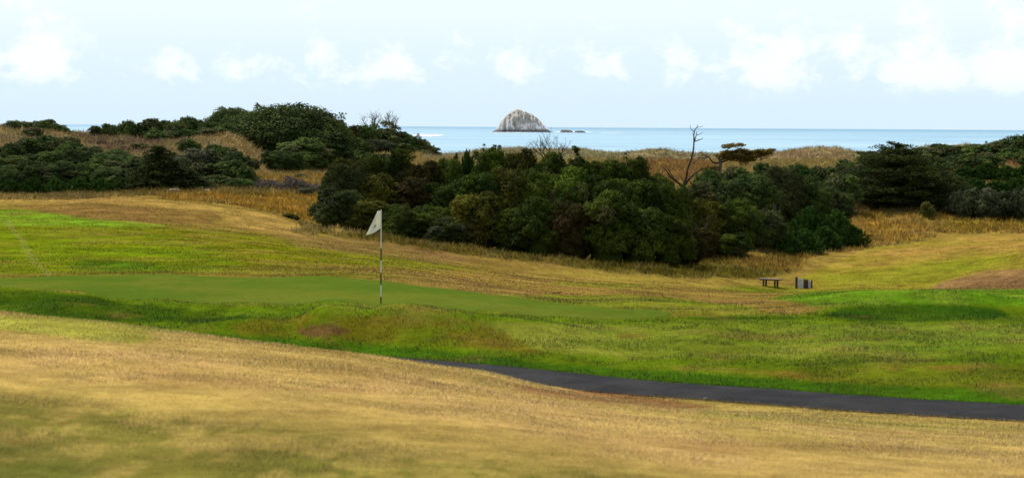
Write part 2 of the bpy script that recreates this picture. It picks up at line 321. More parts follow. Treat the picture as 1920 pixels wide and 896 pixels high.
def ground_color(X, Y, Z, m=None):
    r = np.hypot(X, Y); px, py = project(X, np.maximum(Y, .1), Z)
    if m is None: m = rough_mask(X, Y, px, py, r)
    wob = np.clip(300.0 / r, 1.5, 14)
    px = px + (fbm(X * .5, Y * .5, 3) - .5) * 18 * wob / 4; py = py + (fbm(X * .5 + 31, Y * .5 + 7, 3) - .5) * wob * 1.6
    c = np.empty(X.shape + (3,)); c[:] = G(158, 132, 62)
    for zi, (zs, layer) in enumerate(((ZONES, None), (RZONES, m))):
        cc = c.copy()
        for k, (poly, col, soft, op, r0, r1, patch, ps) in enumerate(zs):
            sel = (r > r0 * .93) & (r < r1 * 1.07)
            if not sel.any(): continue
            xs, ys = X[sel], Y[sel]
            a = poly_mask(px[sel], py[sel], poly, soft) * op * sstep(r0 * .96, r0 * 1.02, r[sel]) * (1 - sstep(r1 * .98, r1 * 1.04, r[sel]))
            if patch:
                a = a * (1 - patch * 1.5 * sstep(.42, .62, fbm(xs * ps + k * 13.7, ys * ps * (.3 if r1 <= 34 else 1) + k * 3.1, 4, .6))).clip(0, 1)
            cc[sel] = cc[sel] * (1 - a[..., None]) + col * a[..., None]
        if layer is None: c = cc
        else: c = c * (1 - m[..., None]) + cc * m[..., None]
    # natural mottling of the turf
    n = fbm(X * .8 + 3, Y * .8, 4, .6); n2_ = fbm(X * .22 + 80, Y * .22, 3); n3 = fbm(X * 2.7, Y * 2.7 + 50, 3, .6)
    far = sstep(40, 70, r); n4 = fbm(X * 1.1 + 60, Y * .9, 4, .65)
    c = c * (1 + (n - .5) * (.55 + .4 * far) + (n3 - .5) * .45 + (n4 - .5) * .5 * far)[..., None]
    st = fbm(X * .7 - Y * .1 + 11, Y * .8 + X * .35, 5, .62); nr_ = 1 - sstep(30, 46, r)
    c = c * (1 + (st - .5) * .42 * nr_)[..., None]
    g = sstep(.52, .72, n2_)[..., None] * .30
    c = c * (1 - g) + c * np.array([.86, 1.06, .7]) * g
    d = sstep(.60, .78, fbm(X * .6 + 200, Y * .6 + 9, 4, .6))[..., None] * .35 * (1 - m[..., None])
    c = c * (1 - d) + G(150, 112, 66) * d
    # faint pale mown line across the left field
    ln = [(14,418),(24,428),(40,455),(62,485),(90,514)]
    dl = np.full(X.shape, 1e9)
    for (x1, y1), (x2, y2) in zip(ln, ln[1:]):
        ex, ey = x2 - x1, (y2 - y1); t = np.clip(((px - x1) * ex + (py - y1) * ey) / (ex * ex + ey * ey), 0, 1)
        dl = np.minimum(dl, np.hypot(px - x1 - t * ex, py - y1 - t * ey))
    a = (1 - sstep(1.5, 9, dl)) * .3 * ((r > 55) & (r < 112))
    c = c * (1 - a[..., None]) + G(168, 160, 90) * a[..., None]
    c = c * (1 + .18 * (1 - sstep(28, 34, r)) + .05 * m * sstep(170, 190, r))[..., None]
    return np.clip(c, .004, .9)

# ------------------------------------------------------------------ mesh helpers
def tag(o, label=None, cat=None, group=None, kind=None):
    if label: o['label'] = label
    if cat: o['category'] = cat
    if group: o['group'] = group
    if kind: o['kind'] = kind
    return o
def mesh_np(name, V, Fc, mats, parent=None, color=None, smooth=False, mat_idx=None):
    """V (n,3), Fc (m,k) equal-sized faces -> one linked mesh object"""
    me = bpy.data.meshes.new(name); V = np.asarray(V, np.float32); Fc = np.asarray(Fc, np.int32)
    me.vertices.add(len(V)); me.vertices.foreach_set('co', V.ravel())
    k = Fc.shape[1]; me.loops.add(Fc.size); me.loops.foreach_set('vertex_index', Fc.ravel())
    me.polygons.add(len(Fc)); me.polygons.foreach_set('loop_start', np.arange(0, Fc.size, k, dtype=np.int32))
    me.polygons.foreach_set('loop_total', np.full(len(Fc), k, np.int32))
    if smooth: me.polygons.foreach_set('use_smooth', np.ones(len(Fc), bool))
    if not isinstance(mats, (list, tuple)): mats = [mats]
    for m in mats: me.materials.append(m)
    if mat_idx is not None: me.polygons.foreach_set('material_index', np.asarray(mat_idx, np.int32))
    if color is not None:
        ca_ = me.color_attributes.new('tint', 'FLOAT_COLOR', 'POINT')
        cc = np.ones((len(V), 4), np.float32); cc[:, :3] = color; ca_.data.foreach_set('color', cc.ravel())
    me.update(calc_edges=True); me.validate()
    o = bpy.data.objects.new(name, me); COL.objects.link(o); o.parent = parent
    return o
def empty(name, loc, rz=0, sc=(1, 1, 1)):
    o = bpy.data.objects.new(name, None); COL.objects.link(o); o.location = loc; o.rotation_euler = (0, 0, rz); o.scale = sc
    o.empty_display_size = .3; return o
class MB:
    def __init__(s): s.v = []; s.f = []; s.n = 0; s.q = []
    def add(s, V, Fc):
        s.v.append(np.asarray(V, float)); s.f += [tuple(i + s.n for i in f) for f in Fc]; s.n += len(V)
    def box(s, c, d, rz=0, bev=0.0):
        x, y, z = [t / 2 for t in d]; V = []
        b = min(bev, x * .9, y * .9, z * .9)
        if b <= 0:
            V = [(i * x, j * y, k * z) for k in (-1, 1) for i, j in ((-1, -1), (1, -1), (1, 1), (-1, 1))]
            Fs = [(3, 2, 1, 0), (4, 5, 6, 7), (0, 1, 5, 4), (1, 2, 6, 5), (2, 3, 7, 6), (3, 0, 4, 7)]
        else:   # chamfered top and bottom rims and vertical edges
            def ring(xx, yy, zz, bb): return [(-xx + bb, -yy, zz), (xx - bb, -yy, zz), (xx, -yy + bb, zz), (xx, yy - bb, zz), (xx - bb, yy, zz), (-xx + bb, yy, zz), (-xx, yy - bb, zz), (-xx, -yy + bb, zz)]
            V = ring(x - b, y - b, -z, b * .5) + ring(x, y, -z + b, b) + ring(x, y, z - b, b) + ring(x - b, y - b, z, b * .5)
            Fs = [tuple(range(7, -1, -1)), tuple(range(24, 32))]
            for l in range(3): Fs += [(l * 8 + i, l * 8 + (i + 1) % 8, (l + 1) * 8 + (i + 1) % 8, (l + 1) * 8 + i) for i in range(8)]
        V = np.array(V); c_, s_ = math.cos(rz), math.sin(rz)
        V = np.stack([V[:, 0] * c_ - V[:, 1] * s_, V[:, 0] * s_ + V[:, 1] * c_, V[:, 2]], 1) + np.array(c)
        s.add(V, Fs)
    def tube(s, pts, rad, seg=7, lump=0.0):
        pts = [np.array(p, float) for p in pts]; V = []; Fs = []; n = len(pts)
        up = np.array([.3, .9, .2])
        for i, p in enumerate(pts):
            t = pts[min(i + 1, n - 1)] - pts[max(i - 1, 0)]; t = t / (np.linalg.norm(t) + 1e-9)
            a = np.cross(t, up); a /= np.linalg.norm(a) + 1e-9; b = np.cross(t, a)
            for k in range(seg):
                w = 2 * math.pi * k / seg; rr = rad[i] * (1 + lump * (random.random() - .5))
                V.append(p + (a * math.cos(w) + b * math.sin(w)) * rr)
        for i in range(n - 1):
            for k in range(seg): Fs.append((i * seg + k, i * seg + (k + 1) % seg, (i + 1) * seg + (k + 1) % seg, (i + 1) * seg + k))
        Fs.append(tuple(range(seg - 1, -1, -1))); Fs.append(tuple((n - 1) * seg + k for k in range(seg)))
        s.add(V, Fs)
    def build(s, name, mat, parent=None, smooth=False):
        me = bpy.data.meshes.new(name); me.from_pydata(np.concatenate(s.v).tolist(), [], s.f); me.update()
        if smooth: me.polygons.foreach_set('use_smooth', [True] * len(me.polygons))
        me.materials.append(mat); o = bpy.data.objects.new(name, me); COL.objects.link(o); o.parent = parent
        return o

# ------------------------------------------------------------------ materials
def new_mat(name):
    m = bpy.data.materials.new(name); m.use_nodes = True; t = NT(m.node_tree); t.n.clear()
    out = t.node('ShaderNodeOutputMaterial'); p = t.node('ShaderNodeBsdfPrincipled'); t.l.new(p.outputs[0], out.inputs[0])
    return m, t, p, out
def bump(t, p, h, strength, dist):
    b = t.node('ShaderNodeBump'); b.inputs['Strength'].default_value = strength; b.inputs['Distance'].default_value = dist
    t.inp(b.inputs['Height'], h); t.l.new(b.outputs[0], p.inputs['Normal'])
def pos(t): return t.node('ShaderNodeNewGeometry').outputs['Position']
def attr(t, name='tint'):
    a = t.node('ShaderNodeAttribute'); a.attribute_name = name; return a.outputs['Color']

def ground_mat():
    m, t, p, o = new_mat('turf'); P = pos(t); c = attr(t)
    a = t.noise(P, 5.0, 6, .7); b = t.noise(P, 38.0, 3, .6); d = t.noise(t.vmul(P, (1, .6, 1)), 1.3, 5, .65)
    k = t.math('ADD', t.math('ADD', t.ramp(a, .25, .75, .78, 1.22), t.ramp(b, .25, .75, -.22, .22)), t.ramp(d, .3, .7, -.14, .14))
    cc = t.mix(1.0, c, t.comb(k, k, k), 'MULTIPLY')
    t.l.new(cc, p.inputs['Base Color']); p.inputs['Roughness'].default_value = .9; p.inputs['Specular IOR Level'].default_value = .0
    bump(t, p, t.math('ADD', a, t.math('MULTIPLY', b, .4)), .7, .05)
    return m
def green_mat():
    m, t, p, o = new_mat('putting_turf'); P = pos(t)
    a = t.noise(P, .35, 4, .6); b = t.noise(P, 4.0, 4, .6); f = t.noise(P, 40, 2, .6)
    c1 = tuple(G(95, 119, 36)) + (1,); c2 = tuple(G(115, 126, 44)) + (1,)
    cc = t.mix(t.ramp(a, .35, .65), c1, c2)
    k = t.math('ADD', t.ramp(b, .3, .7, .92, 1.08), t.ramp(f, .3, .7, -.06, .06))
    t.l.new(t.mix(1.0, cc, t.comb(k, k, k), 'MULTIPLY'), p.inputs['Base Color']); p.inputs['Roughness'].default_value = .85
    p.inputs['Specular IOR Level'].default_value = .0
    bump(t, p, b, .2, .02)
    return m
def asphalt_mat():
    m, t, p, o = new_mat('asphalt'); P = pos(t)
    a = t.noise(P, 1.1, 6, .7); f = t.noise(P, 60, 3, .7)
    cc = t.mix(t.ramp(a, .35, .65), (.009, .009, .011, 1), (.024, .024, .025, 1))
    cc = t.mix(t.ramp(f, .62, .72, 0, .5), cc, (.07, .07, .07, 1))
    t.l.new(cc, p.inputs['Base Color']); p.inputs['Roughness'].default_value = .85; bump(t, p, f, .5, .01)
    p.inputs['Specular IOR Level'].default_value = .08
    return m
def blade_mat(name='grass_blades'):
    m, t, p, o = new_mat(name); c = attr(t)
    N_ = t.node('ShaderNodeNewGeometry').outputs['Normal']; q = t.node('ShaderNodeVectorMath', operation='MULTIPLY_ADD'); t.inp(q.inputs[0], N_); q.inputs[1].default_value = (.45, .45, .45); q.inputs[2].default_value = (0, 0, 1)
    nn_ = t.node('ShaderNodeVectorMath', operation='NORMALIZE'); t.l.new(q.outputs[0], nn_.inputs[0]); t.l.new(nn_.outputs[0], p.inputs['Normal'])
    t.l.new(c, p.inputs['Base Color']); p.inputs['Roughness'].default_value = .8; p.inputs['Specular IOR Level'].default_value = .05
    tr = t.node('ShaderNodeBsdfTranslucent'); t.l.new(c, tr.inputs[0]); mx = t.node('ShaderNodeMixShader'); mx.inputs[0].default_value = .15
    t.l.new(p.outputs[0], mx.inputs[1]); t.l.new(tr.outputs[0], mx.inputs[2]); t.l.new(mx.outputs[0], o.inputs[0])
    return m
def leaf_mat(name, c1, c2, c3, trans=.12):
    """c1 dark tint, c2 light tint, c3 accent; the tint attribute holds (lobe mix, leaf brightness, accent)"""
    m, t, p, o = new_mat(name)
    a = t.node('ShaderNodeAttribute'); a.attribute_name = 'tint'; r, g, b = t.sep(a.outputs['Vector'])
    inf = t.node('ShaderNodeObjectInfo').outputs['Random']
    f = t.math('ADD', t.math('MULTIPLY', r, .8), t.math('MULTIPLY', inf, .3), clamp=True)
    cc = t.mix(f, c1 + (1,), c2 + (1,)); cc = t.mix(b, cc, c3 + (1,))
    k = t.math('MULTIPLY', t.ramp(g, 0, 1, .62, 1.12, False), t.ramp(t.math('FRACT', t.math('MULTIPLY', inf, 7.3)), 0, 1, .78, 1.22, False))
    cc = t.mix(1.0, cc, t.comb(k, k, k), 'MULTIPLY')
    t.l.new(cc, p.inputs['Base Color']); p.inputs['Roughness'].default_value = .75; p.inputs['Specular IOR Level'].default_value = .02
    tr = t.node('ShaderNodeBsdfTranslucent'); t.l.new(cc, tr.inputs[0]); mx = t.node('ShaderNodeMixShader'); mx.inputs[0].default_value = trans
    t.l.new(p.outputs[0], mx.inputs[1]); t.l.new(tr.outputs[0], mx.inputs[2]); t.l.new(mx.outputs[0], o.inputs[0])
    return m
def bark_mat(name, c1, c2):
    m, t, p, o = new_mat(name); P = t.node('ShaderNodeTexCoord').outputs['Object']
    a = t.noise(t.vmul(P, (6, 6, 1.5)), 1.0, 5, .65)
    t.l.new(t.mix(t.ramp(a, .3, .7), c1 + (1,), c2 + (1,)), p.inputs['Base Color']); p.inputs['Roughness'].default_value = .9; p.inputs['Specular IOR Level'].default_value = .1
    bump(t, p, a, .6, .03); return m
def plain_mat(name, c1, c2, scale=8, rough=.7):
    m, t, p, o = new_mat(name); P = t.node('ShaderNodeTexCoord').outputs['Object']
    a = t.noise(P, scale, 5, .6)
    t.l.new(t.mix(t.ramp(a, .3, .7), c1 + (1,), c2 + (1,)), p.inputs['Base Color']); p.inputs['Roughness'].default_value = rough
    return m
M = dict(
    turf=ground_mat(), green=green_mat(), asphalt=asphalt_mat(), blade=blade_mat(),
    dark=leaf_mat('leaf_dark_green', (.023, .043, .009), (.112, .156, .018), (.10, .085, .03), .18),
    olive=leaf_mat('leaf_olive', (.042, .050, .010), (.180, .178, .022), (.13, .10, .03)),
    silver=leaf_mat('leaf_grey_green', (.026, .042, .013), (.110, .135, .034), (.14, .15, .09)),
    rust=leaf_mat('leaf_brown_green', (.040, .032, .010), (.080, .068, .018), (.07, .04, .016)),
    bright=leaf_mat('leaf_mid_green', (.032, .062, .011), (.125, .190, .018), (.12, .13, .04)),
    pine=leaf_mat('needles_green', (.026, .064, .014), (.082, .165, .028), (.08, .09, .03)),
    cypress=leaf_mat('needles_dark', (.022, .036, .012), (.075, .105, .024), (.06, .055, .022)),
    gold=leaf_mat('needles_golden', (.12, .095, .022), (.30, .215, .042), (.06, .05, .02)),
    yellow=leaf_mat('leaf_yellow_green', (.075, .085, .016), (.14, .14, .03), (.12, .10, .03)),
    hazed_dark=leaf_mat('leaf_hazed_green', (.030, .054, .018), (.120, .165, .040), (.12, .11, .05)),  # paler copies of the leaf tints: distance haze put into the colour
    hazed_olive=leaf_mat('leaf_hazed_olive', (.045, .058, .020), (.165, .175, .050), (.14, .12, .05)),
    hazed_mid=leaf_mat('leaf_hazed_mid', (.034, .066, .018), (.130, .190, .040), (.14, .14, .06)),
    hazed_silver=leaf_mat('leaf_hazed_grey', (.044, .062, .030), (.135, .160, .072), (.15, .15, .09)),
    scrub=leaf_mat('scrub_brown', (.09, .068, .045), (.16, .125, .08), (.08, .10, .04)),
    bark=bark_mat('bark', (.035, .026, .02), (.09, .07, .055)),
    deadwood=bark_mat('dead_wood', (.026, .019, .017), (.075, .060, .052)),
    twigs=bark_mat('grey_twigs', (.07, .056, .046), (.17, .142, .115)),
    timber=plain_mat('dark_timber', (.055, .022, .013), (.10, .045, .026), 12),
    timber_top=plain_mat('worn_timber', (.10, .062, .042), (.17, .12, .09), 9),
    board=plain_mat('white_board', (.50, .53, .54), (.62, .64, .64), 5, .5),
    text=plain_mat('grey_lettering', (.16, .22, .22), (.2, .26, .25), 5),
    white=plain_mat('white_paint', (.72, .70, .62), (.80, .78, .70), 6, .4),
    black=plain_mat('black_paint', (.022, .014, .014), (.035, .024, .022), 6, .4),
    cloth=plain_mat('cream_cloth', (.84, .81, .72), (.90, .88, .80), 7, .85),
    ink=plain_mat('dark_ink', (.05, .03, .03), (.08, .05, .05), 5),
    metal=plain_mat('grey_metal', (.2, .2, .2), (.3, .3, .3), 5, .4),
)

cm = M['cloth'].node_tree; _p = cm.nodes['Principled BSDF']; _tr = cm.nodes.new('ShaderNodeBsdfTranslucent'); _mx = cm.nodes.new('ShaderNodeMixShader')
_tr.inputs[0].default_value = (.85, .82, .72, 1); _mx.inputs[0].default_value = .4
cm.links.new(_p.outputs[0], _mx.inputs[1]); cm.links.new(_tr.outputs[0], _mx.inputs[2]); cm.links.new(_mx.outputs[0], cm.nodes['Material Output'].inputs[0])
# ------------------------------------------------------------------ the ground
th = np.concatenate([np.linspace(-math.pi, -.34, 60, endpoint=False), np.linspace(-.34, -.27, 40, endpoint=False), np.linspace(-.27, .27, 860),
                     np.linspace(.27, .34, 41)[1:], np.linspace(.34, math.pi, 61)[1:]])
rr = np.concatenate([[0.01, 1, 2, 3, 4.5, 6], np.exp(np.linspace(math.log(7.5), math.log(390), 760)), [600, 2000]])
TH, RR = np.meshgrid(th, rr); GX = np.sin(TH) * RR; GY = np.cos(TH) * RR
GZ0 = base_z(GX, GY); GZ, GM = full_z(GX, GY, GZ0)
GC = ground_color(GX.ravel(), GY.ravel(), GZ.ravel(), GM.ravel())
nr, nc = GX.shape; idx = np.arange(nr * nc).reshape(nr, nc)
fc = np.stack([idx[:-1, :-1], idx[:-1, 1:], idx[1:, 1:], idx[1:, :-1]], -1).reshape(-1, 4)[:, ::-1]
g = mesh_np('ground', np.stack([GX.ravel(), GY.ravel(), GZ.ravel()], 1), fc, M['turf'], color=GC, smooth=True)
tag(g, kind='structure')
from mathutils.bvhtree import BVHTree
_lr = np.log(np.maximum(rr, .01))
def gz(X, Y):
    """height of the finished ground mesh (bilinear on its grid)"""
    X = np.asarray(X, float); Y = np.asarray(Y, float)
    t_ = np.interp(np.arctan2(X, Y), th, np.arange(nc)); r_ = np.interp(np.hypot(X, Y), rr, np.arange(nr))
    i = np.clip(r_.astype(int), 0, nr - 2); j = np.clip(t_.astype(int), 0, nc - 2); a = r_ - i; b = t_ - j
    return (GZ[i, j] * (1 - a) + GZ[i + 1, j] * a) * (1 - b) + (GZ[i, j + 1] * (1 - a) + GZ[i + 1, j + 1] * a) * b
def hit(px, py, rmin=5, rmax=420):
    """first point of the ground seen at a picture position, searched from rmin"""
    d = ray(px, py); t_ = np.exp(np.linspace(math.log(rmin), math.log(rmax), 3000)); z_ = gz(d[0] * t_, t_)
    k = np.nonzero(d[2] * t_ <= z_)[0]
    k = k[0] if len(k) else len(t_) - 1
    return d * t_[k]

def sheet(name, outline, lift, mat, step, kind='structure'):
    """a sheet that lies on the ground inside an outline given in world XY"""
    P = np.array(outline); x0, y0 = P.min(0) - step; x1, y1 = P.max(0) + step
    xs = np.arange(x0, x1, step); ys = np.arange(y0, y1, step); X, Y = np.meshgrid(xs, ys)
    inside = np.zeros(X.shape, bool); n = len(P)
    for i in range(n):
        a, b = P[i], P[(i + 1) % n]
        if a[1] != b[1]: inside ^= ((a[1] > Y) != (b[1] > Y)) & (X < (b[0] - a[0]) * (Y - a[1]) / (b[1] - a[1]) + a[0])
    id_ = np.arange(X.size).reshape(X.shape)
    q = inside[:-1, :-1] | inside[1:, :-1] | inside[:-1, 1:] | inside[1:, 1:]
    Fq = np.stack([id_[:-1, :-1], id_[:-1, 1:], id_[1:, 1:], id_[1:, :-1]], -1)[q]
    cnt = np.zeros(X.size, int); np.add.at(cnt, Fq.ravel(), 1)
    V = np.stack([X.ravel(), Y.ravel(), gz(X, Y).ravel() + np.where(cnt == 4, lift, -.03)], 1)
    used = np.unique(Fq); mp = -np.ones(len(V), int); mp[used] = np.arange(len(used))
    o = mesh_np(name, V[used], mp[Fq], mat, smooth=True); tag(o, kind=kind); return o
def smooth_closed(P, n=14):
    P = np.array(P); out = []
    m_ = len(P)
    for i in range(m_):
        p0, p1, p2, p3 = P[i - 1], P[i], P[(i + 1) % m_], P[(i + 2) % m_]
        for t_ in np.linspace(0, 1, n, endpoint=False):
            out.append(.5 * ((2 * p1) + (-p0 + p2) * t_ + (2 * p0 - 5 * p1 + 4 * p2 - p3) * t_ ** 2 + (-p0 + 3 * p1 - 3 * p2 + p3) * t_ ** 3))
    return np.array(out)
GREEN = [(-300,523,53),(0,520,54),(150,516.5,54.5),(300,515,54.6),(480,515.5,54.2),(620,519,53.4),(720,526,52),(850,543,50),(960,556,48.6),(1100,572,46.7),(1220,586,45.2),(1262,592,44.5),
         (1230,597,44.2),(1130,599,43.8),(1000,593.5,43.5),(860,583,43.9),(714,577,44),(550,577,44.4),(430,573,45.1),(300,562,46.1),(150,549,47.7),(0,539,49.4),(-300,534,51)]
gp = smooth_closed([unproj(a, b, c)[:2] for a, b, c in GREEN], 8)
sheet('putting_green', gp, .012, M['green'], .11)
pl = PL3[:, :2]; tn = np.gradient(pl, axis=0); tn /= np.linalg.norm(tn, axis=1)[:, None]; nn = np.stack([-tn[:, 1], tn[:, 0]], 1)
NA = 13; s_ = np.linspace(-1, 1, NA)
jig = (fbm(np.arange(len(pl)) * .35, np.zeros(len(pl)), 3) - .5) * .16
PX = pl[:, None, :] + nn[:, None, :] * (s_[None, :, None] * (PW + jig[:, None, None] * np.abs(s_)[None, :, None]))
pz = gz(PX[..., 0], PX[..., 1]); pzz = np.maximum(PL3[:, 2:3] + .012 - .03 * s_[None] ** 2, pz + .008)
V = np.concatenate([PX, pzz[..., None]], -1).reshape(-1, 3); id_ = np.arange(len(V)).reshape(len(pl), NA)
o = mesh_np('path', V, np.stack([id_[:-1, :-1], id_[:-1, 1:], id_[1:, 1:], id_[1:, :-1]], -1).reshape(-1, 4), M['asphalt'], smooth=True)
tag(o, kind='structure')
def on_path(X, Y, w=PW):
    d = np.full(X.shape, 1e9)
    for i in range(0, len(pl), 3): d = np.minimum(d, np.hypot(X - pl[i, 0], Y - pl[i, 1]))
    return d < w + .02
def in_green(X, Y):
    ins = np.zeros(X.shape, bool); P = gp
    for i in range(len(P)):
        a, b = P[i], P[(i + 1) % len(P)]
        if a[1] != b[1]: ins ^= ((a[1] > Y) != (b[1] > Y)) & (X < (b[0] - a[0]) * (Y - a[1]) / (b[1] - a[1]) + a[0])
    return ins

# ------------------------------------------------------------------ sea, foam
def sea_mat():
    m, t, p, o = new_mat('sea_water'); P = pos(t)
    s1 = t.noise(t.vmul(P, (1 / 900, 1 / 260, 1)), 1.0, 7, .62); s2 = t.noise(t.vmul(P, (1 / 120, 1 / 45, 1)), 1.0, 5, .6)
    k = t.math('ADD', s1, t.math('MULTIPLY', t.math('SUBTRACT', s2, .5), .5))
    y_ = t.sep(P)[1]
    far = t.ramp(y_, 2500, 26000)
    c = t.mix(t.ramp(k, .3, .72), (.15, .34, .49, 1), (.40, .60, .71, 1))
    c = t.mix(far, c, (.14, .32, .47, 1))
    t.l.new(c, p.inputs['Base Color']); p.inputs['Roughness'].default_value = .42; p.inputs['Specular IOR Level'].default_value = .35
    b = t.noise(t.vmul(P, (1 / 30, 1 / 12, 1)), 1.0, 4, .6); bump(t, p, b, .5, 2.0)
    return m
E = 140000.0
xs = np.array([-E, -30000, -8000, -2000, 0, 2000, 8000, 30000, E]); ys = np.array([-E, -2000, 0, 250, 2000, 8000, 30000, 80000, E])
X, Y = np.meshgrid(xs, ys); id_ = np.arange(X.size).reshape(X.shape)
o = mesh_np('sea', np.stack([X.ravel(), Y.ravel(), np.full(X.size, SEA_Z)], 1), np.stack([id_[:-1, :-1], id_[:-1, 1:], id_[1:, 1:], id_[1:, :-1]], -1).reshape(-1, 4), sea_mat())
tag(o, kind='structure')
foam_m = plain_mat('sea_foam', (.62, .66, .68), (.85, .87, .88), .02, .9)
def sea_D(py, px): # distance where a picture row meets the sea
    d = ray(px, py); return SEA_Z / d[2]
def foam(px0, px1, py0, py1, seed):
    r_ = random.Random(seed); mb = MB(); n = 46
    for layer in range(3):
        top, bot = [], []
        a0 = px0 + (px1 - px0) * r_.uniform(0, .25) * layer; a1 = px1 - (px1 - px0) * r_.uniform(0, .25) * layer
        for i in range(n):
            t_ = i / (n - 1); px = a0 + (a1 - a0) * t_; e = math.sin(math.pi * t_) ** .5
            mid = (py0 + py1) / 2 + (layer - 1) * (py1 - py0) * .18; h = (py1 - py0) * .5 * e * r_.uniform(.35, 1)
            D0 = sea_D(mid - h, px); D1 = sea_D(mid + h, px)
            P0 = ray(px, mid) ; top.append((P0[0] * D0, D0, SEA_Z + .3 + .1 * layer)); bot.append((P0[0] * D1, D1, SEA_Z + .3 + .1 * layer))
        mb.add(top + bot, [(i, i + 1, n + i + 1, n + i) for i in range(n - 1)])
    o = mb.build('sea_foam', foam_m); tag(o, kind='structure')
foam(772, 832, 252.4, 257.0, 1)
foam(1040, 1110, 247.2, 249.3, 2)
foam(1120, 1172, 249.6, 250.4, 3)
foam(918, 1044, 248.2, 249.2, 5)

# island and reef rocks -------------------------------------------------
def rock_mat():
    m, t, p, o = new_mat('guano_rock'); P = t.node('ShaderNodeTexCoord').outputs['Object']; x_, y_, z_ = t.sep(P)
    a = t.noise(t.vmul(P, (1 / 16, 1 / 16, 1 / 22)), 1.0, 6, .65)
    st = t.noise(t.vmul(P, (1 / 7, 1 / 7, 1 / 22)), 1.0, 4, .6, .8); lg = t.noise(t.vmul(P, (1 / 34, 1 / 34, 1 / 60)), 1.0, 2, .5)
    c = t.mix(t.ramp(a, .35, .65), (.34, .32, .29, 1), (.50, .46, .40, 1))  # rock albedo kept pale to stand in for haze over the sea
    low = t.ramp(z_, 4, 16)
    c = t.mix(low, (.15, .155, .17, 1), c)
    band = t.math('MULTIPLY', t.ramp(z_, 7, 14), t.ramp(z_, 24, 40, 1, 0))
    c = t.mix(t.math('MULTIPLY', band, t.ramp(t.math('ADD', st, t.math('MULTIPLY', t.math('SUBTRACT', lg, .5), .9)), .49, .60)), c, (.86, .86, .87, 1))
    pk = t.noise(t.vmul(P, (1 / 9, 1 / 9, 1 / 9)), 1.0, 4, .6)
    c = t.mix(t.math('MULTIPLY', t.ramp(pk, .56, .66), t.ramp(z_, 30, 50, 0, .8)), c, (.62, .52, .46, 1))
    t.l.new(c, p.inputs['Base Color']); p.inputs['Roughness'].default_value = .95; bump(t, p, a, .8, 3.0)
    return m
rockm = rock_mat()
def islet(name, prof, Dp, depth, seed, label, cat):
    """prof: picture outline (px, py) of the top from left to right"""
    P = np.array(prof, float); d0 = np.array([ray(a, b) * Dp for a, b in prof]); xc = d0[:, 0].mean()
    N, Mm = 150, 80; xs_ = np.linspace(d0[0, 0], d0[-1, 0], N); h = np.interp(xs_, d0[:, 0], d0[:, 2] - SEA_Z).clip(0)
    v = np.linspace(-1, 1, Mm); X_, V_ = np.meshgrid(xs_, v); H = np.tile(h, (Mm, 1)); Hm = h.max()
    wid = depth * np.sqrt(np.maximum(H / Hm, 0)) * .9 + depth * .1
    Y_ = V_ * wid
    sx = (X_[0, -1] - X_[0, 0]) / 14
    n_ = fbm(X_ / sx + seed, Y_ / sx + seed * 2, 5, .6) - .5
    Z_ = H * (1 - np.abs(V_) ** 2.6) ** .75 * (1 + n_ * .28 * np.abs(V_) ** .5) + n_ * Hm * .04
    Z_ = np.where((np.abs(V_) > .99) | (X_ == xs_[0]) | (X_ == xs_[-1]), -3, Z_)
    Y_ = Y_ + (fbm(X_ / sx * 2, Z_ / sx * .6 + 9, 4, .6) - .5) * depth * .35
    id2 = np.arange(X_.size).reshape(X_.shape)
    o = mesh_np(name, np.stack([X_.ravel() - xc, Y_.ravel(), Z_.ravel()], 1), np.stack([id2[:-1, :-1], id2[:-1, 1:], id2[1:, 1:], id2[1:, :-1]], -1).reshape(-1, 4), rockm, smooth=False)
    o.location = (xc, Dp, SEA_Z); tag(o, label, cat)
DI = sea_D(248.2, 973)
islet('rock_island', [(921,249),(924,246.5),(930,242.5),(934,238),(937,231),(943,223),(950,216),(957,210),(964,206.5),(971,205.8),(976,207),(980,209),(988,211),(994,213),(998,214.5),(1001,218),(1007,222),(1013,228),(1020,235),(1026,240),(1030,245),(1036,248),(1040,249)], DI, 75, 4.2,
      'steep domed rock island streaked white, standing alone in the sea', 'island')
islet('reef_rock', [(1049,249),(1051,246),(1053,243.6),(1060,243.2),(1068,243.8),(1073,246),(1076,249)], DI, 14, 9.1, 'low dark flat reef rock just right of the domed island', 'rock')
islet('reef_rock', [(1076,249),(1079,245.8),(1086,245),(1092,245.6),(1097,247),(1099,249)], DI, 10, 2.7, 'smallest low reef rock with white surf at its foot', 'rock')

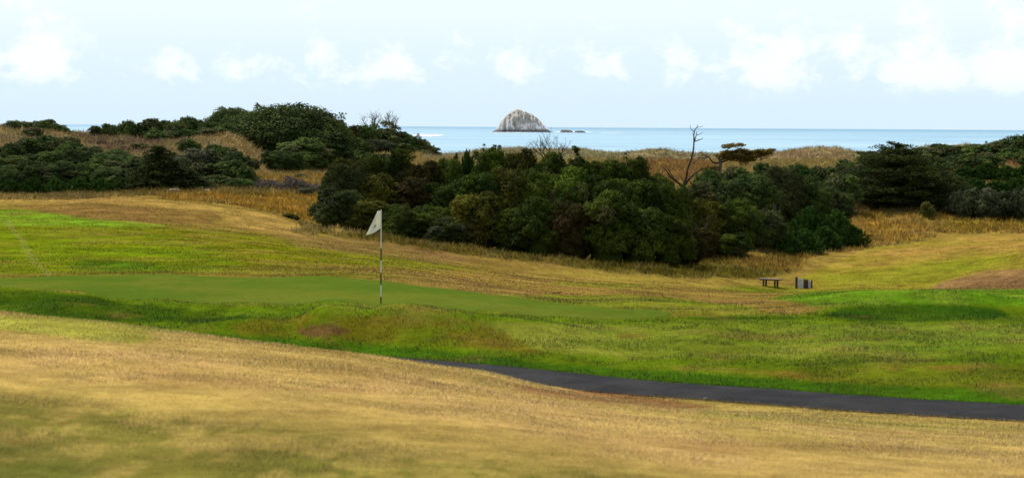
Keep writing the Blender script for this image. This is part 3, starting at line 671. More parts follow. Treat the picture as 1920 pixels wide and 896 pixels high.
# ------------------------------------------------------------------ foliage building blocks
class Leaves:
    def __init__(s, seed): s.g = np.random.default_rng(seed); s.P = []; s.N = []; s.Sz = []; s.A = []; s.C = []
    def put(s, P, N, size, aspect, col, T=None):
        n = len(P); s.P.append(P); s.N.append(N / (np.linalg.norm(N, axis=1)[:, None] + 1e-9))
        s.Sz.append(np.broadcast_to(size, (n,)) * s.g.uniform(.7, 1.3, n)); s.A.append(np.full(n, aspect)); s.C.append(col)
        s.__dict__.setdefault('T', []).append(s.g.normal(size=(n, 3)) if T is None else T)
    def puff(s, c, rad, n, size, lobe, acc=0.0, aspect=.5, outw=1.0, up=.35, shell=.45):
        d = s.g.normal(size=(n, 3)); d /= np.linalg.norm(d, axis=1)[:, None]; d[:, 2] = np.where(d[:, 2] < -.35, -d[:, 2] * .6, d[:, 2])
        r_ = 1 - shell * s.g.random(n) ** 1.6
        P = np.array(c) + d * np.array(rad) * r_[:, None]
        N = d * outw + s.g.normal(size=(n, 3)) * .38; N[:, 2] += up
        col = np.stack([np.clip(lobe + s.g.normal(0, .10, n), 0, 1), np.clip(s.g.normal(.45, .12, n), 0, 1), np.clip(acc + (s.g.random(n) < .03) * .6, 0, 1)], 1)
        s.put(P, N, size, aspect, col)
    def build(s, name, mat, parent, core=None):
        P = np.concatenate(s.P); N = np.concatenate(s.N); Z = np.concatenate(s.Sz); A = np.concatenate(s.A); C = np.concatenate(s.C); T = np.concatenate(s.T)
        T = T - (T * N).sum(1)[:, None] * N; T /= np.linalg.norm(T, axis=1)[:, None] + 1e-9; B = np.cross(N, T)
        a = T * Z[:, None]; b = B * (Z * A)[:, None]
        V = np.stack([P - a, P + b, P + a + N * (Z * .15)[:, None], P - b], 1).reshape(-1, 3)
        Fq = np.arange(len(V)).reshape(-1, 4); Cc = np.repeat(C, 4, 0)
        if core is not None and len(core):
            vs, fs = [V], [Fq]; off = len(V); cl_ = [Cc]
            u = np.linspace(0, 2 * math.pi, 9)[:-1]; w = np.linspace(-1.35, 1.35, 6)
            for c, rad, lobe in core:
                q = np.array([[math.cos(a_) * math.cos(b_), math.sin(a_) * math.cos(b_), math.sin(b_)] for b_ in w for a_ in u]) * np.array(rad) * s.g.uniform(.85, 1.1, (48, 1)) + np.array(c)
                f = [(i * 8 + j, i * 8 + (j + 1) % 8, (i + 1) * 8 + (j + 1) % 8, (i + 1) * 8 + j) for i in range(5) for j in range(8)]
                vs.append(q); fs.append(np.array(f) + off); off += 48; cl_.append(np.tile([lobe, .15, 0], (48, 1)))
            V = np.concatenate(vs); Fq = np.concatenate(fs); Cc = np.concatenate(cl_)
        return mesh_np(name, V, Fq, mat, parent, color=Cc)

def dome_dirs(n, g, zmin=-.25):
    i = np.arange(n) + .5; z_ = 1 - (1 - zmin) * i / n; ph = i * 2.399963 + g.uniform(0, 6)
    q = np.sqrt(1 - z_ ** 2); return np.stack([q * np.cos(ph), q * np.sin(ph), z_], 1) + g.normal(0, .10, (n, 3))

def trunk_mb(h, r0, g, n_limb=5, spread=1.0):
    mb = MB(); lean = g.normal(0, .12, 2)
    pts = [(lean[0] * t_ * h, lean[1] * t_ * h, -.3 + t_ * (h * .75 + .3)) for t_ in np.linspace(0, 1, 6)]
    mb.tube(pts, [r0 * (1.25 - .8 * t_) for t_ in np.linspace(0, 1, 6)], 8, .15)
    for k in range(n_limb):
        t_ = g.uniform(.25, .8); b = np.array(pts[0]) + (np.array(pts[-1]) - np.array(pts[0])) * t_; a = g.uniform(0, 6.28); L = h * g.uniform(.28, .45) * spread
        d = np.array([math.cos(a), math.sin(a), g.uniform(.5, .9)])
        P = [b + d * L * u_ + np.array([0, 0, .12 * L * u_ * u_]) for u_ in np.linspace(0, 1, 5)]
        mb.tube(P, [r0 * .5 * (1 - .8 * u_) for u_ in np.linspace(0, 1, 5)], 6, .1)
    return mb

def broadleaf(seed, W_=4.6, H_=5.0, lobes=15, puffs=15, leaves=110, leaf=.088, name='broadleaf_tree', puff_r=.55, aspect=.5, accent=.1):
    """an evergreen coastal tree, foliage down to the ground; returns root Empty at its base"""
    g = np.random.default_rng(seed); root = empty(name, (0, 0, 0)); L = Leaves(seed); core = []
    rx = W_ / 2; ctr = np.array([0, 0, H_ * .42])
    dirs = dome_dirs(lobes, g, -.45)
    for d in dirs:
        lr = g.uniform(.30, .42) * rx * 1.15; d = d.copy()
        if d[2] < .25: d[:2] *= .98 / max(.3, math.hypot(d[0], d[1]))
        c = ctr + d * np.array([rx - lr * .8, rx - lr * .8, H_ * .58 - lr * .8]) * g.uniform(.86, 1.06)
        lobe = float(np.clip(g.normal(.42, .33), 0, 1)); acc = .7 if g.random() < accent else 0
        core.append((c, (lr * .72, lr * .72, lr * .68), lobe))
        pd = dome_dirs(puffs, g, -.5); dd = d / np.linalg.norm(d)
        for q in pd:
            q = q / np.linalg.norm(q)
            if q @ dd < -.35: continue
            pr = puff_r * g.uniform(.6, 1.15) * lr / 0.95
            if g.random() < .12 and q[2] > -.1:
                for e in range(3): L.puff(c + q * (lr + pr * (.1 + .28 * e)) + np.array([0, 0, .05 * e]), (pr * (.5 - .12 * e),) * 3, int(leaves * (.3 - .07 * e)), leaf, lobe + .1, acc, aspect)
            L.puff(c + q * (lr - pr * .35), (pr, pr, pr * .8), int(leaves * 1.3 * g.uniform(.75, 1.2)), leaf, lobe + g.normal(0, .2), acc, aspect)
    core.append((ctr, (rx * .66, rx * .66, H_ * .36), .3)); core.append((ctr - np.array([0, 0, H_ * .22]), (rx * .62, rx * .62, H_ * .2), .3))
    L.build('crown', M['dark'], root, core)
    trunk_mb(H_ * .8, .11 + .02 * W_, g).build('trunk', M['bark'], root)
    return root

def pine(seed, W_=3.4, H_=3.6, shoots=170, name='pine_tree'):
    """young bushy pine: upright bottle-brush shoots all over a broad cone"""
    g = np.random.default_rng(seed); root = empty(name, (0, 0, 0)); L = Leaves(seed); core = []
    rx = W_ / 2
    for i in range(shoots):
        hz_ = g.random() ** .8; a = g.uniform(0, 6.283); rr_ = rx * (1 - hz_ ** 2.6) ** .7 * g.uniform(.6, 1.08)
        b = np.array([math.cos(a) * rr_, math.sin(a) * rr_, H_ * (.05 + .8 * hz_)])
        ax = np.array([math.cos(a) * .5 * (1 - hz_), math.sin(a) * .5 * (1 - hz_), 1.0]) + g.normal(0, .12, 3); ax /= np.linalg.norm(ax)
        Ln = g.uniform(.4, .75) * (1.2 if hz_ > .8 else 1); n = 80; lobe = float(np.clip(g.normal(.5, .25), 0, 1))
        t_ = g.random(n); d = g.normal(size=(n, 3)); d -= (d @ ax)[:, None] * ax; d /= np.linalg.norm(d, axis=1)[:, None]
        rad = .17 * (1 - .5 * t_)
        T = d * .8 + ax * 1.0; N = np.cross(T, g.normal(size=(n, 3)))
        col = np.stack([np.clip(lobe + t_ * .35 - .1, 0, 1), np.clip(g.normal(.45, .16, n), 0, 1), np.zeros(n)], 1)
        L.put(b + ax * (t_ * Ln)[:, None] + d * (rad * .6)[:, None], N, .12, .22, col, T)
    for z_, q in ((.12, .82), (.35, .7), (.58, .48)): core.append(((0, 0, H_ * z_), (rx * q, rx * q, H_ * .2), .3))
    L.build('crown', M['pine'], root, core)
    mb = MB(); mb.tube([(0, 0, -.3), (.03, 0, H_ * .45), (0, .02, H_ * .93)], [.09, .06, .02], 8); mb.build('trunk', M['bark'], root)
    return root

def plate(L, c, rx, ry, rz_, n, lobe, tilt, g, leaf=.13, sweep=(0, 0)):
    """a flat spray of cypress foliage made of small up-turned tufts"""
    k = max(6, int(n / 34))
    for i in range(k):
        a = g.uniform(0, 6.283); q = math.sqrt(g.random()); p = np.array([math.cos(a) * rx * q, math.sin(a) * ry * q, 0])
        p[2] = (p[0] * tilt[0] + p[1] * tilt[1]) + g.normal(0, rz_ * .35) - rz_ * .5 * q * q
        s_ = g.uniform(.22, .42) * min(1.4, .6 + rx * .4)
        m_ = 34; d = g.normal(size=(m_, 3)); d /= np.linalg.norm(d, axis=1)[:, None]
        P = np.array(c) + p + d * np.array([s_ * 1.25, s_ * 1.0, s_ * .38])
        T = np.stack([d[:, 0] + sweep[0], d[:, 1] + sweep[1], np.abs(d[:, 2]) * .5 + .25], 1)
        N = np.stack([g.normal(0, .5, m_), g.normal(0, .5, m_), np.full(m_, 1.0)], 1)
        col = np.stack([np.clip(lobe + g.normal(0, .12, m_), 0, 1), np.clip(g.normal(.45, .17, m_), 0, 1), (g.random(m_) < .04) * .6], 1)
        L.put(P, N, leaf, .38, col, T)

def cypress(seed, W_, H_, name='cypress_tree', levels=13, flat=.25, mat='cypress', cone=1.0, leanx=0.0):
    g = np.random.default_rng(seed); root = empty(name, (0, 0, 0)); L = Leaves(seed); rx = W_ / 2
    tb = MB(); tb.tube([(leanx * t_ * H_, 0, -.4 + t_ * H_) for t_ in np.linspace(0, .92, 8)], [.34 * (1 - .85 * t_) for t_ in np.linspace(0, 1, 8)], 9, .15)
    lim = MB(); core = []
    for l in range(levels):
        hz_ = .04 + .94 * l / (levels - 1); R_ = rx * ((1 - hz_ ** (1.2 * cone)) * (1 - flat) + flat * (1 - hz_ ** 5)) + .35
        k = int(4 + 8 * (R_ / rx)); a0 = g.uniform(0, 6.28)
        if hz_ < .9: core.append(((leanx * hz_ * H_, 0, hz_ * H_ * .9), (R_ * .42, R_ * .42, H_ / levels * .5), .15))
        for j in range(k):
            a = a0 + 6.283 * j / k + g.normal(0, .2); q = g.uniform(.55, .95)
            pr = R_ * g.uniform(.26, .42) + .25
            c = np.array([math.cos(a) * R_ * q * .85 + leanx * hz_ * H_, math.sin(a) * R_ * q * .85, hz_ * H_ + q * R_ * .16 + g.normal(0, H_ * .03)])
            plate(L, c, pr * 1.15, pr * 1.15, .16 + pr * .12, int(210 * (pr ** 1.3) + 120), float(np.clip(g.normal(.4, .25), 0, 1)), (math.cos(a) * .15, math.sin(a) * .15), g, .12)
            if j % 2 == 0:
                b = np.array([leanx * hz_ * H_, 0, max(.1, hz_ * H_ - .35 * R_ * .5)])
                lim.tube([b, (b + c) / 2 + np.array([0, 0, -.05]), c - np.array([0, 0, .1])], [.07, .045, .015], 5)
    L.build('crown', M[mat], root, core)
    tb.build('trunk', M['bark'], root); lim.build('limbs', M['bark'], root)
    return root

def tree_copy(proto):
    r_ = proto.copy(); COL.objects.link(r_)
    for ch in proto.children:
        c = ch.copy(); COL.objects.link(c); c.parent = r_
    return r_
used_proto = set(); used_names = set()
def set_mat(root, mat):
    for ch in root.children:
        if ch.name.startswith('crown'):
            ch.material_slots[0].link = 'OBJECT'; ch.material_slots[0].material = M[mat]
def place(proto, dims, px, top, wpx, D, mat, label, cat, group=None, rz=None, name=None, sink=0.25, maxh=None):
    """stand a tree at picture column px, distance D, with its top at picture row top"""
    W_, H_ = dims; d = ray(px, top); X_, Y_ = d[0] * D, D; zt = d[2] * D; zb = float(gz(X_, Y_)) - sink
    w = wpx / F * D; h = max(zt - zb, w * .35)
    if maxh: h = min(h, maxh)
    if id(proto) in used_proto: o = tree_copy(proto)
    else: o = proto; used_proto.add(id(proto))
    o.location = (X_, Y_, zt - h if not maxh else zb); o.scale = (w / W_, w / W_ * random.uniform(.85, 1.1), h / H_)
    o.rotation_euler = (0, 0, random.uniform(0, 6.28) if rz is None else rz)
    if D > 145: mat = {'dark': 'hazed_dark', 'bright': 'hazed_mid', 'olive': 'hazed_olive', 'silver': 'hazed_silver'}.get(mat, mat)  # far foliage swaps to the tints paled for haze
    set_mat(o, mat)
    for k_ in ('label', 'category', 'group'):
        if k_ in o: del o[k_]
    if name and o is not proto: o.name = name
    used_names.add(o.name)
    tag(o, label, cat, group); return o
ORD = ['first', 'second', 'third', 'fourth', 'fifth', 'sixth', 'seventh', 'eighth', 'ninth', 'tenth', 'eleventh', 'twelfth', 'thirteenth', 'fourteenth', 'fifteenth', 'sixteenth']
LOOK = {'dark': 'dark green', 'olive': 'olive green', 'silver': 'grey-green', 'rust': 'brown-tinged green', 'bright': 'mid green', 'pine': 'deep green', 'yellow': 'yellow-green', 'scrub': 'brown', 'cypress': 'blackish green', 'gold': 'golden'}

# shared shapes (each is used first as a tree of its own, then copied)
BL = [(broadleaf(11), (4.9, 5.1)), (broadleaf(12, 4.4, 5.4, 14, 15, 110), (4.7, 5.5)), (broadleaf(13, 5.0, 4.6, 17, 15, 100), (5.3, 4.7)), (broadleaf(14, 4.6, 5.0, 13, 16, 110, .095), (4.9, 5.1)), (broadleaf(15, 4.8, 5.2, 18, 13, 110, .08), (5.0, 5.3))]
SH = [(broadleaf(21, 3.6, 2.8, 13, 10, 55, .12, 'shrub', .6), (3.9, 2.9)), (broadleaf(22, 3.4, 3.0, 11, 11, 55, .13, 'shrub', .62), (3.7, 3.1)), (broadleaf(23, 3.8, 2.6, 15, 9, 50, .12, 'shrub', .6), (4.1, 2.7))]
PN = [(pine(31), (3.6, 3.8)), (pine(32, 3.2, 4.0, 160), (3.4, 4.2)), (pine(33, 3.8, 3.4, 180), (4.0, 3.6))]
DM = [(broadleaf(41, 9.0, 6.4, 60, 16, 62, .12, 'broadleaf_tree', .5, accent=.02), (9.2, 6.5))]
def put_row(rows, protos, cat, phrase, group, name):
    n = len(rows)
    for i, rw in enumerate(rows):
        px, top, w, D, mat = rw[:5]; extra = rw[5] if len(rw) > 5 else None
        p, dm = protos[(i * 2 + n) % len(protos)]
        lab = (extra + ', ' if extra else '') + f'{ORD[i]} {LOOK[mat]} {phrase}'
        place(p, dm, px, top, w, D, mat, lab, cat, group, name=name)

# --- middle thicket
put_row([(634,346,104,121.5,'silver'),(690,372,105,121,'olive'),(752,388,105,120,'dark'),(812,385,100,121,'dark'),(838,412,80,118,'silver'),(898,350,115,120,'olive'),(958,385,105,119,'dark'),(1018,376,112,117.5,'dark'),
         (1074,378,104,117,'rust'),(1138,366,130,117,'dark'),(1200,374,118,117.5,'dark'),(1254,398,104,118.5,'dark'),(1292,432,70,121,'rust')],
        BL, 'tree', 'crown from the left in the front row of the middle thicket', 'front trees of the middle thicket', 'broadleaf_tree')
put_row([(650,314,108,128,'silver'),(705,325,105,128,'olive'),(765,338,105,128,'rust'),(828,335,110,128,'dark'),(892,318,115,128,'bright'),(952,322,110,129,'olive'),(1012,318,110,129,'dark'),(1072,322,110,129,'bright'),
         (1135,318,115,129,'dark'),(1196,330,110,129,'dark'),(1252,352,105,130,'dark'),(1300,372,90,131,'olive')],
        BL, 'tree', 'crown from the left in the second row of the middle thicket', 'second row of the middle thicket', 'broadleaf_tree')
put_row([(652,303,100,137,'olive'),(700,290,95,138,'dark'),(745,286,95,138,'dark'),(795,292,95,138,'rust'),(842,290,90,138,'dark'),(925,287,100,138,'bright'),(975,279,105,138,'olive'),(1030,294,100,138,'dark'),(1088,284,105,138,'dark'),
         (1140,292,100,139,'dark'),(1188,303,95,140,'dark'),(1232,326,90,140,'dark')],
        BL, 'tree', 'crown from the left along the skyline of the middle thicket', 'back trees of the middle thicket', 'broadleaf_tree')
place(PN[0][0], PN[0][1], 876, 280, 44, 139, 'pine', 'small deep green pine poking above the left skyline of the middle thicket', 'pine tree', name='pine_tree', rz=1)
place(PN[1][0], PN[1][1], 856, 288, 34, 139.5, 'pine', 'smallest deep green pine left of another on the thicket skyline', 'pine tree', name='pine_tree', rz=2)

# --- right of the dead tree
put_row([(1335,372,95,134,'olive'),(1385,378,100,134,'dark'),(1438,392,90,136,'silver'),(1322,430,60,128,'rust'),(1375,432,80,129,'dark')],
        BL, 'tree', 'crown in the low front clump right of the middle thicket', 'front clump right of the middle thicket', 'broadleaf_tree')
put_row([(1305,345,95,148,'olive'),(1355,328,100,150,'dark'),(1412,322,105,152,'bright'),(1466,318,105,154,'olive'),(1516,338,95,155,'bright'),(1562,355,95,156,'dark')],
        BL, 'tree', 'crown from the left in the belt between dead tree and big cypress', 'belt left of the big cypress', 'broadleaf_tree')
put_row([(1330,318,70,176,'bright'),(1385,312,70,178,'dark'),(1440,306,80,180,'bright'),(1496,308,80,182,'pine'),(1545,312,75,184,'bright'),(1590,300,75,186,'dark'),(1520,330,80,170,'dark'),(1580,325,80,172,'bright')],
        SH, 'shrub', 'shrub behind the belt left of the big cypress', 'shrubs behind the belt left of the big cypress', 'shrub')
put_row([(1412,424,76,139,'pine'),(1458,416,78,138.5,'pine'),(1506,428,72,137,'pine'),(1518,388,80,143,'pine'),(1566,394,84,143,'pine'),(1602,424,60,143,'pine'),(1478,438,66,136,'pine'),(1545,424,70,140,'pine')],
        PN, 'pine tree', 'bushy young pine in the clump behind the bench', 'young pines behind the bench', 'pine_tree')
# big layered cypress, and the one at the left
cy1 = cypress(51, 10.0, 6.4, levels=10, flat=.66); place(cy1, (10.2, 6.5), 1685, 268, 216, 178, 'cypress', 'large dark layered cypress with flat boughs above the right golden mound', 'cypress tree', rz=.4, sink=.3)
cy2 = cypress(52, 6.6, 4.2, levels=11, flat=.12, cone=.8); place(cy2, (6.8, 4.3), 298, 274, 118, 150, 'cypress', 'dark pointed cypress standing at the left edge of the field', 'cypress tree', rz=1.4, sink=.2)
cy3 = place(cy2, (6.8, 4.3), 350, 318, 110, 150, 'cypress', 'lower dark cypress spreading right of the pointed one', 'cypress tree', rz=2.9, sink=.2)
cy4 = place(cy1, (10.2, 6.5), 1762, 318, 120, 182, 'cypress', 'lower dark cypress against the right flank of the large layered one', 'cypress tree', rz=2.2, sink=.2)
# right hand side
put_row([(1800,356,70,174,'silver'),(1842,352,72,174,'silver'),(1880,358,66,175,'silver'),(1920,352,66,174,'silver'),(1960,345,70,176,'silver')],
        SH, 'shrub', 'shrub from the left along the far edge of the right fairway', 'grey shrubs by the right fairway', 'shrub')
put_row([(1740,378,38,170,'yellow')], SH, 'shrub', 'small shrub on the golden mound under the large cypress', None, 'shrub')
put_row([(1775,322,72,204,'pine'),(1810,312,74,206,'pine'),(1850,306,76,207,'pine'),(1890,310,74,206,'pine'),(1930,306,74,205,'pine'),(1792,340,70,193,'pine'),(1830,334,72,192,'pine'),(1868,338,72,191,'pine'),(1906,334,72,192,'pine'),(1945,330,70,192,'pine')],
        PN, 'pine tree', 'pine on the slope behind the grey shrubs at right', 'pines on the right slope', 'pine_tree')
put_row([(1730,276,84,246,'bright'),(1768,270,84,250,'dark'),(1806,273,84,250,'bright'),(1842,270,84,250,'dark'),(1876,262,80,248,'bright'),(1912,254,80,246,'dark'),(1950,250,80,246,'bright'),(1760,296,84,226,'dark'),(1802,290,84,228,'bright'),(1842,286,84,228,'dark'),(1900,276,70,236,'bright'),(1935,284,70,226,'dark'),(1640,283,70,232,'bright')],
        SH, 'shrub', 'shrub on the hilltop at the right edge of the view', 'shrubs on the right hilltop', 'shrub')
# left hand bush below the dune hill
put_row([(12,312,80,152,'dark'),(62,300,82,153,'dark'),(112,305,80,153,'dark'),(160,300,82,154,'bright'),(210,310,80,153,'dark'),(250,318,70,153,'dark'),(-40,305,80,152,'bright')],
        BL, 'tree', 'tree in the left bush, behind the low pines', 'trees of the left bush', 'broadleaf_tree')
put_row([(-10,292,88,163,'bright'),(40,284,88,164,'dark'),(92,280,88,165,'bright'),(146,284,88,165,'dark'),(200,288,84,164,'bright'),(245,300,70,163,'dark')],
        BL, 'tree', 'tree in the back of the left bush, against the dune slope', 'back trees of the left bush', 'broadleaf_tree')
put_row([(20,335,52,148,'pine'),(62,332,52,148,'pine'),(104,334,54,148,'pine'),(146,332,54,149,'pine'),(188,334,52,149,'pine'),(228,335,50,149,'pine'),(-20,332,50,148,'pine')],
        PN, 'pine tree', 'low pine along the foot of the left bush', 'low pines of the left bush', 'pine_tree')
put_row([(20,268,66,182,'dark'),(58,258,70,186,'bright'),(96,254,74,188,'dark'),(134,266,66,184,'bright'),(172,274,66,182,'dark'),(212,280,66,180,'bright'),(240,290,60,176,'dark'),(354,260,50,198,'bright'),(470,296,34,200,'olive'),(130,256,46,206,'olive'),(262,268,50,204,'olive'),(305,274,40,206,'scrub'),(186,262,44,210,'scrub'),(225,262,44,212,'scrub')],
        SH, 'shrub', 'shrub climbing the left dune slope', 'shrubs on the left dune slope', 'shrub')
put_row([(372,278,80,172,'silver'),(410,272,84,178,'bright'),(440,286,76,172,'dark'),(390,305,88,158,'dark'),(436,300,84,160,'bright'),(462,318,48,162,'dark'),(336,290,66,172,'silver'),(412,328,80,155,'dark'),(448,334,62,154,'bright'),(262,292,60,172,'bright')],
        SH, 'shrub', 'shrub between the pointed cypress and the brush pile', 'shrubs right of the pointed cypress', 'shrub')
# ridge line at left
put_row([(28,226,52,224,'dark'),(58,229,50,226,'bright'),(86,224,54,226,'dark'),(112,234,44,227,'bright'),(60,240,56,214,'dark')],
        SH, 'shrub', 'open leafy shrub on the far left ridge', 'shrubs on the far left ridge', 'shrub')
put_row([(182,236,36,228,'dark'),(206,232,44,228,'bright'),(240,226,56,228,'bright'),(278,222,60,229,'bright'),(318,226,60,230,'bright'),(352,219,76,240,'dark'),(390,226,70,240,'bright'),(300,244,60,222,'bright'),(345,242,60,222,'bright'),(395,240,60,224,'bright')],
        SH, 'shrub', 'shrub on the ridge left of the domed trees', 'shrubs on the left ridge', 'shrub')
dmp, dmd = DM[0]
place(dmp, dmd, 438, 205, 112, 236, 'dark', 'smaller domed dark tree on the skyline, left of the largest dome', 'tree', rz=0, name='broadleaf_tree')
place(dmp, dmd, 545, 201, 228, 230, 'dark', 'largest dome-shaped dark green tree on the left skyline', 'tree', rz=1.2, name='broadleaf_tree')
place(dmp, dmd, 488, 214, 150, 234, 'dark', 'domed dark tree tucked between the two skyline domes', 'tree', rz=2.1, name='broadleaf_tree')
place(BL[0][0], BL[0][1], 606, 240, 118, 226, 'dark', 'domed tree forming the right shoulder of the largest dome', 'tree', rz=3.3, name='broadleaf_tree')
place(BL[1][0], BL[1][1], 566, 262, 116, 220, 'bright', 'rounded lower tree under the middle of the largest dome', 'tree', rz=4.5, name='broadleaf_tree')
place(BL[2][0], BL[2][1], 517, 284, 66, 206, 'dark', 'small round tree left of another, below the domes on golden grass', 'tree', rz=5.1, name='broadleaf_tree')
place(BL[3][0], BL[3][1], 548, 280, 60, 208, 'bright', 'small round tree right of another, below the domes on golden grass', 'tree', rz=.6, name='broadleaf_tree')
place(BL[4][0], BL[4][1], 446, 230, 90, 230, 'dark', 'low rounded tree below the smaller skyline dome', 'tree', rz=2.7, name='broadleaf_tree')
# slope down to the sea right of the domes
put_row([(636,224,46,250,'rust'),(655,236,46,256,'rust'),(682,234,70,276,'bright'),(718,240,76,280,'dark'),(755,247,72,282,'bright'),(785,260,60,284,'olive'),(806,276,46,286,'silver'),(664,256,72,250,'bright'),(705,262,80,262,'silver'),(748,268,80,264,'dark'),(784,280,60,270,'olive'),(670,282,64,238,'bright'),(712,288,64,240,'dark')],
        SH, 'shrub', 'shrub on the slope falling to the sea right of the domes', 'shrubs on the seaward slope', 'shrub')
put_row([(572,352,34,152,'silver'),(508,348,24,155,'bright'),(565,326,30,190,'silver'),(545,400,40,123.5,'olive')],
        SH, 'shrub', 'small low bush around the brush pile', 'small bushes round the brush pile', 'shrub')

for pr, _ in BL + SH + PN + DM:                     # drop any shape that was never planted
    if pr.name not in used_names:
        for ch in list(pr.children): bpy.data.objects.remove(ch)
        bpy.data.objects.remove(pr)
# ------------------------------------------------------------------ bare and dead trees
def P3(px, py, D, dy=0.0): return ray(px, py) * (D + dy)
def poly_limb(mb, pts, D, r0, r1, org, dy0=0, dy1=0, seg=7):
    n = len(pts); Q = []
    dense = catmull(np.array(pts, float), 5)
    m_ = len(dense)
    for i, (a, b) in enumerate(dense):
        t_ = i / (m_ - 1); Q.append(P3(a, b, D, dy0 + (dy1 - dy0) * t_) - org)
    mb.tube(Q, [r0 + (r1 - r0) * (i / (m_ - 1)) ** .8 for i in range(m_)], seg, .18)
def Z4(pts): return [(1220 + a / 6.4, 230 + b / 6.4) for a, b in pts]
D0 = 143.0
bx_ = P3(1283, 360, D0); org = np.array([bx_[0], D0, float(gz(bx_[0], D0))]); root = empty('dead_tree', org)
mb = MB()
base_px, base_py = [v for v in project(np.array(org[0]), np.array(org[1]), np.array(org[2]))]
poly_limb(mb, [(base_px, base_py + 4), (1283, 372)] + Z4([(400, 800), (395, 755), (428, 660), (445, 560), (490, 430), (512, 330), (520, 220), (517, 150)]), D0, .13, .045, org)
mb.build('trunk', M['deadwood'], root)
for pts, r0, r1, d1 in [([(517, 150), (530, 90), (552, 60), (570, 28)], .045, .018, .1), ([(520, 112), (492, 84), (478, 60), (472, 28)], .03, .012, -.4), ([(556, 60), (600, 52), (628, 42)], .02, .01, .4),
                        ([(528, 218), (543, 165), (553, 110)], .045, .018, .3), ([(528, 226), (585, 208), (610, 200), (628, 183)], .04, .014, -.3), ([(548, 152), (598, 136), (628, 116)], .026, .01, .5), ([(517, 152), (498, 130)], .03, .014, .2),
                        ([(392, 772), (300, 700), (240, 650), (180, 570), (126, 512)], .10, .025, -1.0), ([(300, 704), (262, 645), (220, 580), (170, 515)], .05, .016, .6), ([(398, 768), (450, 690), (520, 620), (585, 572), (612, 560)], .09, .04, .8),
                        ([(392, 700), (345, 625)], .03, .012, .3), ([(300, 695), (325, 685), (340, 668)], .04, .015, .3), ([(632, 640), (645, 700), (660, 765)], .02, .03, 0)]:
    mb = MB(); poly_limb(mb, Z4(pts), D0, r0, r1, org, 0, d1, 6); mb.build('branch', M['deadwood'], root)
tag(root, 'tall dead leafless tree with a leaning bare trunk above the bush', 'dead tree')

# windswept golden cypress with a broken limb
D1 = 186.0
bx_ = P3(1349, 330, D1); org = np.array([bx_[0], D1, float(gz(bx_[0], D1))]); root = empty('windswept_tree', org); mb = MB()
bpx, bpy_ = [float(v) for v in project(np.array(org[0]), np.array(org[1]), np.array(org[2]))]
poly_limb(mb, [(bpx, bpy_ + 3)] + Z4([(822, 650), (832, 560), (835, 490), (815, 395)]), D1, .22, .12, org); mb.build('trunk', M['twigs'], root)
for pts, r0, r1 in [([(815, 485), (770, 485), (735, 465), (695, 415), (660, 400), (615, 388)], .10, .04), ([(690, 415), (640, 425), (590, 415), (565, 455), (500, 490)], .06, .025)]:
    mb = MB(); poly_limb(mb, Z4(pts), D1, r0, r1, org, 0, -.5, 6); mb.build('dead_limb', M['deadwood'], root)
mb = MB()
for pts in [[(835, 480), (960, 440), (1100, 400), (1300, 370)], [(825, 420), (900, 340), (980, 290)], [(835, 560), (780, 570), (700, 565)], [(835, 450), (1000, 380), (1180, 340)]]: poly_limb(mb, Z4(pts), D1, .09, .03, org, 0, .4, 6)
mb.build('limbs', M['bark'], root)
L = Leaves(77); gg = np.random.default_rng(77)
for a, b, hw, th_, n, dyy in [(995, 270, 110, .16, 620, 0), (1080, 255, 32, .14, 160, .3), (920, 292, 40, .12, 160, -.3), (930, 350, 80, .2, 420, 0), (860, 380, 60, .2, 360, .2), (1090, 335, 110, .25, 760, .2), (1010, 370, 110, .25, 760, -.4), (1180, 350, 110, .28, 760, .5),
                             (1300, 345, 110, .30, 820, 0), (1400, 340, 70, .25, 420, -.2), (1330, 385, 100, .30, 600, .4), (1190, 395, 120, .35, 820, -.2), (1080, 415, 110, .35, 700, .3), (960, 420, 90, .3, 520, 0), (1150, 450, 80, .3, 420, .1), (1440, 325, 30, .16, 140, .1),
                             (700, 545, 70, .22, 420, 0), (700, 580, 55, .22, 320, .3), (770, 530, 45, .2, 200, .2), (640, 560, 30, .18, 140, 0)]:
    c = P3(1220 + a / 6.4, 230 + b / 6.4, D1, dyy) - org; w = hw / 6.4 / F * D1
    plate(L, c, w, max(.5, w * .75), th_, n, float(np.clip(gg.normal(.5, .3) - (b - 330) * .002, 0, 1)), (.05, 0), gg, .12, (.8, 0))  # lower plates get a darker tint: underside shade painted into the foliage
o = L.build('crown', M['gold'], root)
tag(root, 'windswept cypress with golden-brown flat crown streaming right, beside the sea', 'cypress tree')

